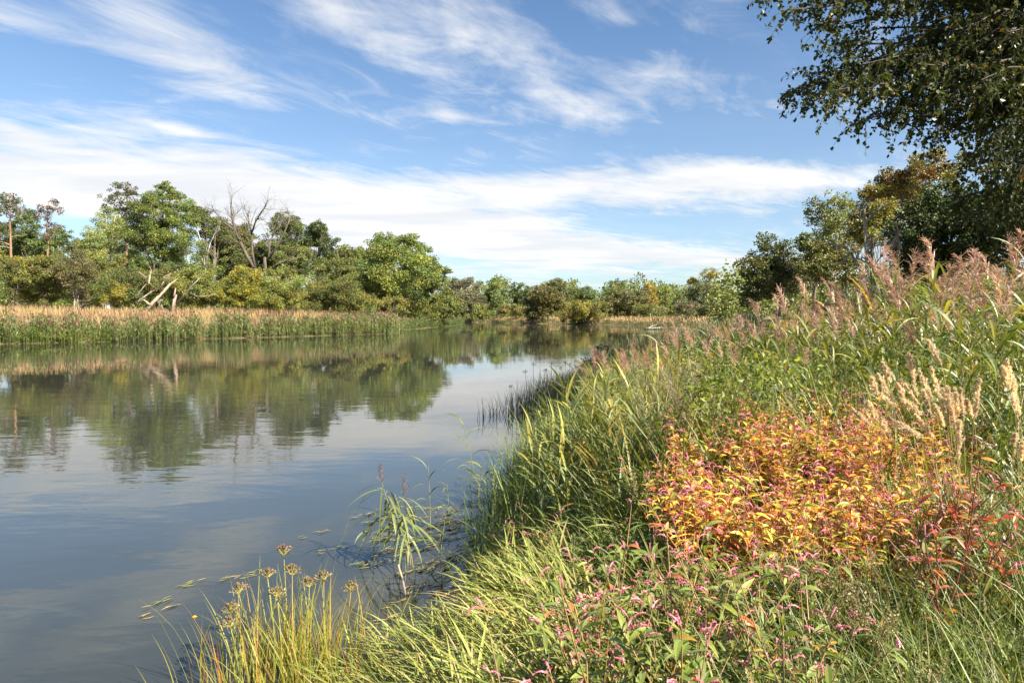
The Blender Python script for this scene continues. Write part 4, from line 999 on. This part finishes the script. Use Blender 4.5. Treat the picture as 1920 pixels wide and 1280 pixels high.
seedy_set(5, 'mugwort', 'thin mugwort stem with grey-brown seeds between the reeds and the orange patch', 'mugwort', 'mugwort stems beside the orange patch', (.85, 1.2), [(2, (.34, .27, .17)), (1, (.38, .33, .2)), (1, (.24, .22, .1))], [(1, (.10, .12, .05))],
          [(ptop(px, y), y) for px, y in zip(rg.uniform(1180, 1330, 18), rg.uniform(4.6, 7.0, 18))])
seedy_set(3, 'goosefoot', 'bushy goosefoot with pale yellow-green seed clusters below the orange patch', 'goosefoot', 'goosefoot plants below the orange patch', (.5, .65), [(2, (.34, .30, .11)), (1, (.26, .27, .08)), (1, (.38, .27, .14))], [(1, (.14, .18, .04))],
          [(ptop(px, y), y) for px, y in zip(rg.uniform(1480, 1720, 15), rg.uniform(2.0, 3.1, 15))], sz=.0065, ns=520)

# --- feather grass: straw plumes, each on its own stalk
FG = [(185, 365, 245, 560), (240, 325, 420, 620), (190, 485, 430, 650), (300, 220, 375, 420), (470, 380, 665, 635), (560, 120, 640, 560), (660, 310, 800, 610), (445, 430, 560, 690), (780, 270, 900, 640), (890, 460, 990, 880),
      (940, 460, 1010, 800), (1020, 480, 1050, 860), (1075, 470, 1100, 800), (1265, 390, 1210, 780), (1062, 800, 1055, 1190), (450, 815, 690, 960), (350, 770, 560, 890), (620, 740, 800, 970), (500, 590, 700, 740), (700, 500, 780, 740),
      (1500, 250, 1640, 720), (1590, 350, 1665, 745), (1540, 190, 1600, 480), (750, 0, 885, 250), (80, 570, 160, 800), (0, 690, 190, 860), (160, 615, 400, 1010), (1620, 930, 1600, 1050), (1130, 590, 1200, 760), (820, 640, 910, 860), (980, 520, 1030, 900),
      (1690, 1010, 1680, 1200)]
rg = np.random.default_rng(90)
for k, (x0, y0, x1, y1) in enumerate(FG):
    Y_ = rg.uniform(3.35, 3.9); tip = at(1600 + x0 / 5.334, 640 + y0 / 5.334, Y_ - .05); bot = at(1600 + x1 / 5.334, 640 + y1 / 5.334, Y_)
    v = bot - tip; gx = bot[0] + np.clip(v[0] * 1.6, -.25, .4); z = float(gz(gx, Y_)); b = np.array([gx, Y_ + .05, z])
    root = thing('feather_grass', 'straw-coloured feathery grass plume in the dry tuft above the orange patch', 'grass plume', b, 'feathery plumes of the dry grass tuft')
    B0, T0 = bot - b, tip - b; s_ = np.linspace(0, 1, 8)[:, None]; A = (1 - s_) ** 2 * np.zeros(3) + 2 * s_ * (1 - s_) * (B0 - (T0 - B0) * .6) + s_ ** 2 * B0
    st, pm = MB(), MB(); tube(st, np.concatenate([A, B0[None] + (T0 - B0) * .9]), np.linspace(.0022, .0008, 9), 4, (.36, .28, .11))
    d = nrm(T0 - B0); ln = np.linalg.norm(T0 - B0); q = 46; f = np.sort(rg.random(q)) ** .95; env = np.clip(np.sin(np.pi * (f * .84 + .14)), .12, 1) * (ln / .28) ** .5
    D1 = nrm(d + nrm(rg.normal(size=(q, 3))) * rg.uniform(.2, .62, (q, 1))); P1 = B0 + (T0 - B0) * f[:, None]; L1 = .052 * env * rg.uniform(.6, 1.25, q)
    m_ = 30; r = np.repeat(np.arange(q), m_); u = rg.random(q * m_); P = P1[r] + D1[r] * (L1[r] * u)[:, None] + rg.normal(0, .0014, (q * m_, 3))
    D = nrm(D1[r] + rg.normal(0, .42, (q * m_, 3)))
    cards(pm, rg, P, D, rg.normal(size=(q * m_, 3)), rg.uniform(.008, .016, q * m_), np.full(q * m_, .0019), pick(rg, [(3, (.88, .74, .52)), (2, (.82, .64, .42)), (1, (.9, .8, .6))], q * m_))
    assemble(root, [('stem', st), ('plume', pm)], [M_STEM, M_PLUME])

# ------------------------------------------------------------------ grass and undergrowth nobody could count
rg = np.random.default_rng(95)
def grass(label, n, sampler, L, w, tints, th=(.0, .5), bend=(.3, 1.4), azm=None, K=6, name='grass', fold=.15, mat=None, cat='grass', dmin=-.12):
    x, y = sampler(n); d = sdist(x, y); k = d > dmin; x, y = x[k], y[k]; n = len(x); mb = MB()
    B = np.stack([x, y, np.maximum(gz(x, y), -.1) - .02], 1); a = rg.uniform(0, 6.28, n) if azm is None else rg.normal(azm[0], azm[1], n)
    blades(mb, rg, B, a, rg.uniform(*th, n), rg.uniform(*bend, n), rg.uniform(*L, n), rg.uniform(*w, n), pick(rg, tints, n), K, fold=fold)
    tag(mb.build(name, mat or M_REED), label, cat, kind='stuff')


T_G = [(4, (.18, .24, .04)), (3, (.26, .30, .05)), (1, (.34, .31, .07)), (.9, (.50, .38, .2))]
def by_px(x0, x1, y0, y1):
    def f(n):
        Y_ = np.sqrt(rg.uniform(y0 ** 2, y1 ** 2, n)); return ptop(rg.uniform(x0, x1, n), Y_), Y_
    return f


grass('mixed green grass covering the bank top everywhere', 15000, by_px(900, 2050, 1.3, 7), (.3, .68), (.0025, .005), T_G)
grass('taller grass between the reeds', 5500, by_px(1120, 1990, 4.5, 13), (.6, 1.25), (.004, .007), T_G, (0, .3), (.3, 1.2))
def side_pts(n):
    y = rg.uniform(-1.5, 12, n); return np.maximum(.8 * y, .9) + rg.uniform(0, 1, n) ** 1.3 * 7, y
grass('tall green grass of the bank right of the reeds', 15000, side_pts, (.4, 1.0), (.003, .007), T_G, (0, .45), (.3, 1.4), K=5)
grass('broad reed blades in front of the reed stand', 3400, by_px(1150, 1990, 4.3, 8), (.5, 1.3), (.006, .012), T_REED, (0, .5), (.3, 1.5), name='reed_blades')
grass('green blades coming up through the orange patch', 1100, by_px(1260, 1840, 3.0, 6.0), (.5, .85), (.003, .006), T_G, (0, .35), (.4, 1.3))
grass('long thin green grass at the lower right', 3200, by_px(1480, 2000, 1.6, 3.8), (.5, .85), (.0022, .0042), [(4, (.12, .17, .03)), (2, (.19, .23, .05)), (.5, (.3, .28, .09))], (0, .35), (.4, 1.7))
def mat_pts(n):
    Y_ = rg.uniform(2.1, 4.5, n); return rg.uniform(-.75, .5, n), Y_
def shoots(label, n, sampler, H, ll, lw, tints, azm, seed, nleaf=7, th=(.3, .9), name='grass'):
    rg = np.random.default_rng(seed); x, y = sampler(n); k = sdist(x, y) > -.1; x, y = x[k], y[k]; n = len(x); mb = MB()
    B = np.stack([x, y, gz(x, y) - .02], 1); tn = pick(rg, tints, n)
    a = rg.normal(azm[0], azm[1], n); h = rg.uniform(*H, n)
    P = blades(mb, rg, B, a, rg.uniform(*th, n), rg.uniform(.1, .7, n), h, np.full(n, .0022), tn * .9, 6, 'grass', 0, .4)
    for j in range(nleaf):
        f = (.25 + .74 * (j + rg.random(n)) / nleaf) * 5; i0 = np.minimum(f.astype(int), 4); r = np.arange(n); b = P[r, i0] + (P[r, i0 + 1] - P[r, i0]) * (f - i0)[:, None]
        lance(mb, rg, b, a + rg.normal(0, .9, n), rg.uniform(.5, 1.3, n), rg.uniform(.2, 1.1, n), rg.uniform(*ll, n), rg.uniform(*lw, n), np.where(rg.random(n)[:, None] < .1, pick(rg, [(1, (.5, .37, .2)), (1, (.44, .3, .1))], n), tn * rg.uniform(.8, 1.25, (n, 1))), 6, .2)
    tag(mb.build(name, M_REED), label, 'grass', kind='stuff')


shoots('light yellow-green leafy grass hanging over the water at the bottom', 2000, mat_pts, (.28, .6), (.18, .40), (.0028, .0062), [(4, (.27, .30, .06)), (3, (.36, .36, .09)), (1, (.18, .24, .04))], (math.pi * .92, .7), 96)
shoots('leafy mid-green grass on the bank top', 1700, by_px(930, 2020, 1.6, 5), (.3, .62), (.1, .26), (.003, .0075), [(4, (.17, .22, .04)), (2, (.25, .28, .06))], (math.pi * .9, 1.4), 97, 6, (.1, .7))
def sedge_pts(n):
    Y_ = rg.choice(np.random.default_rng(8).uniform(6.0, 13.5, 26), n) + rg.normal(0, .22, n); x = np.interp(Y_, [5, 6.2, 8, 10.8, 16], [-.55, -.42, -.18, .06, .5]) + rg.uniform(-.1, 1.5, n) ** 1; return x, Y_
grass('dark green upright sedge along the water\'s edge', 2600, sedge_pts, (.4, 1.2), (.004, .010), [(4, (.10, .15, .032)), (3, (.18, .24, .05)), (1.3, (.32, .33, .09))], (0, .5), (.1, 1.7))
def clump_pts(n):
    Y_ = rg.uniform(17, 27, n); return np.interp(Y_, [16, 20, 30], [.5, 1.3, 3]) + rg.normal(.1, .8, n), Y_
grass('dark sedge clump standing far along the right shore', 3000, clump_pts, (.3, .85), (.005, .010), [(3, (.07, .095, .035)), (1, (.13, .15, .05)), (.8, (.22, .14, .10))], (0, .35), (.1, .9), K=5, dmin=-1.6)
def far_pts(n):
    Y_ = rg.uniform(22, 75, n); return np.interp(Y_, [20, 30, 53, 100], [1.3, 3.6, 10, 24]) + rg.uniform(-.2, 9, n), Y_
grass('tall grass and reeds along the farther right bank', 9000, far_pts, (.5, 1.1), (.010, .022), [(3, (.10, .14, .035)), (1, (.2, .18, .07)), (1, (.24, .15, .09))], (0, .25), (.1, .9), K=4)

mb = MB(); k = 300; Y_ = rg.uniform(4.6, 10, k); x = ptop(rg.uniform(1270, 1960, k), Y_); ok = sdist(x, Y_) > .3; x, Y_ = x[ok], Y_[ok]; k = len(x)
zc = rg.uniform(.1, 1.1, k) * np.clip((sdist(x, Y_)) / 1.5, .4, 1)
cc = np.stack([x, Y_, gz(x, Y_) + zc], 1)
clump_leaves(mb, rg, cc, rg.uniform(.12, .3, k), np.full(k, 60), .046, [(4, (.15, .20, .025)), (2, (.24, .27, .03)), (.4, (.36, .3, .04)), (1, (.1, .14, .02))], .27, .4)
k = 420; Y_ = rg.uniform(1.7, 5, k); x = ptop(rg.uniform(980, 1980, k), Y_); cc = np.stack([x, Y_, gz(x, Y_) + rg.uniform(.05, .42, k)], 1)
clump_leaves(mb, rg, cc, rg.uniform(.08, .18, k), np.full(k, 46), .036, [(4, (.12, .16, .03)), (2, (.17, .2, .04)), (.5, (.35, .2, .04))], .34, .2)
tag(mb.build('undergrowth', M_LEAF), 'leafy green undergrowth between the reeds and grasses', 'undergrowth', kind='stuff')
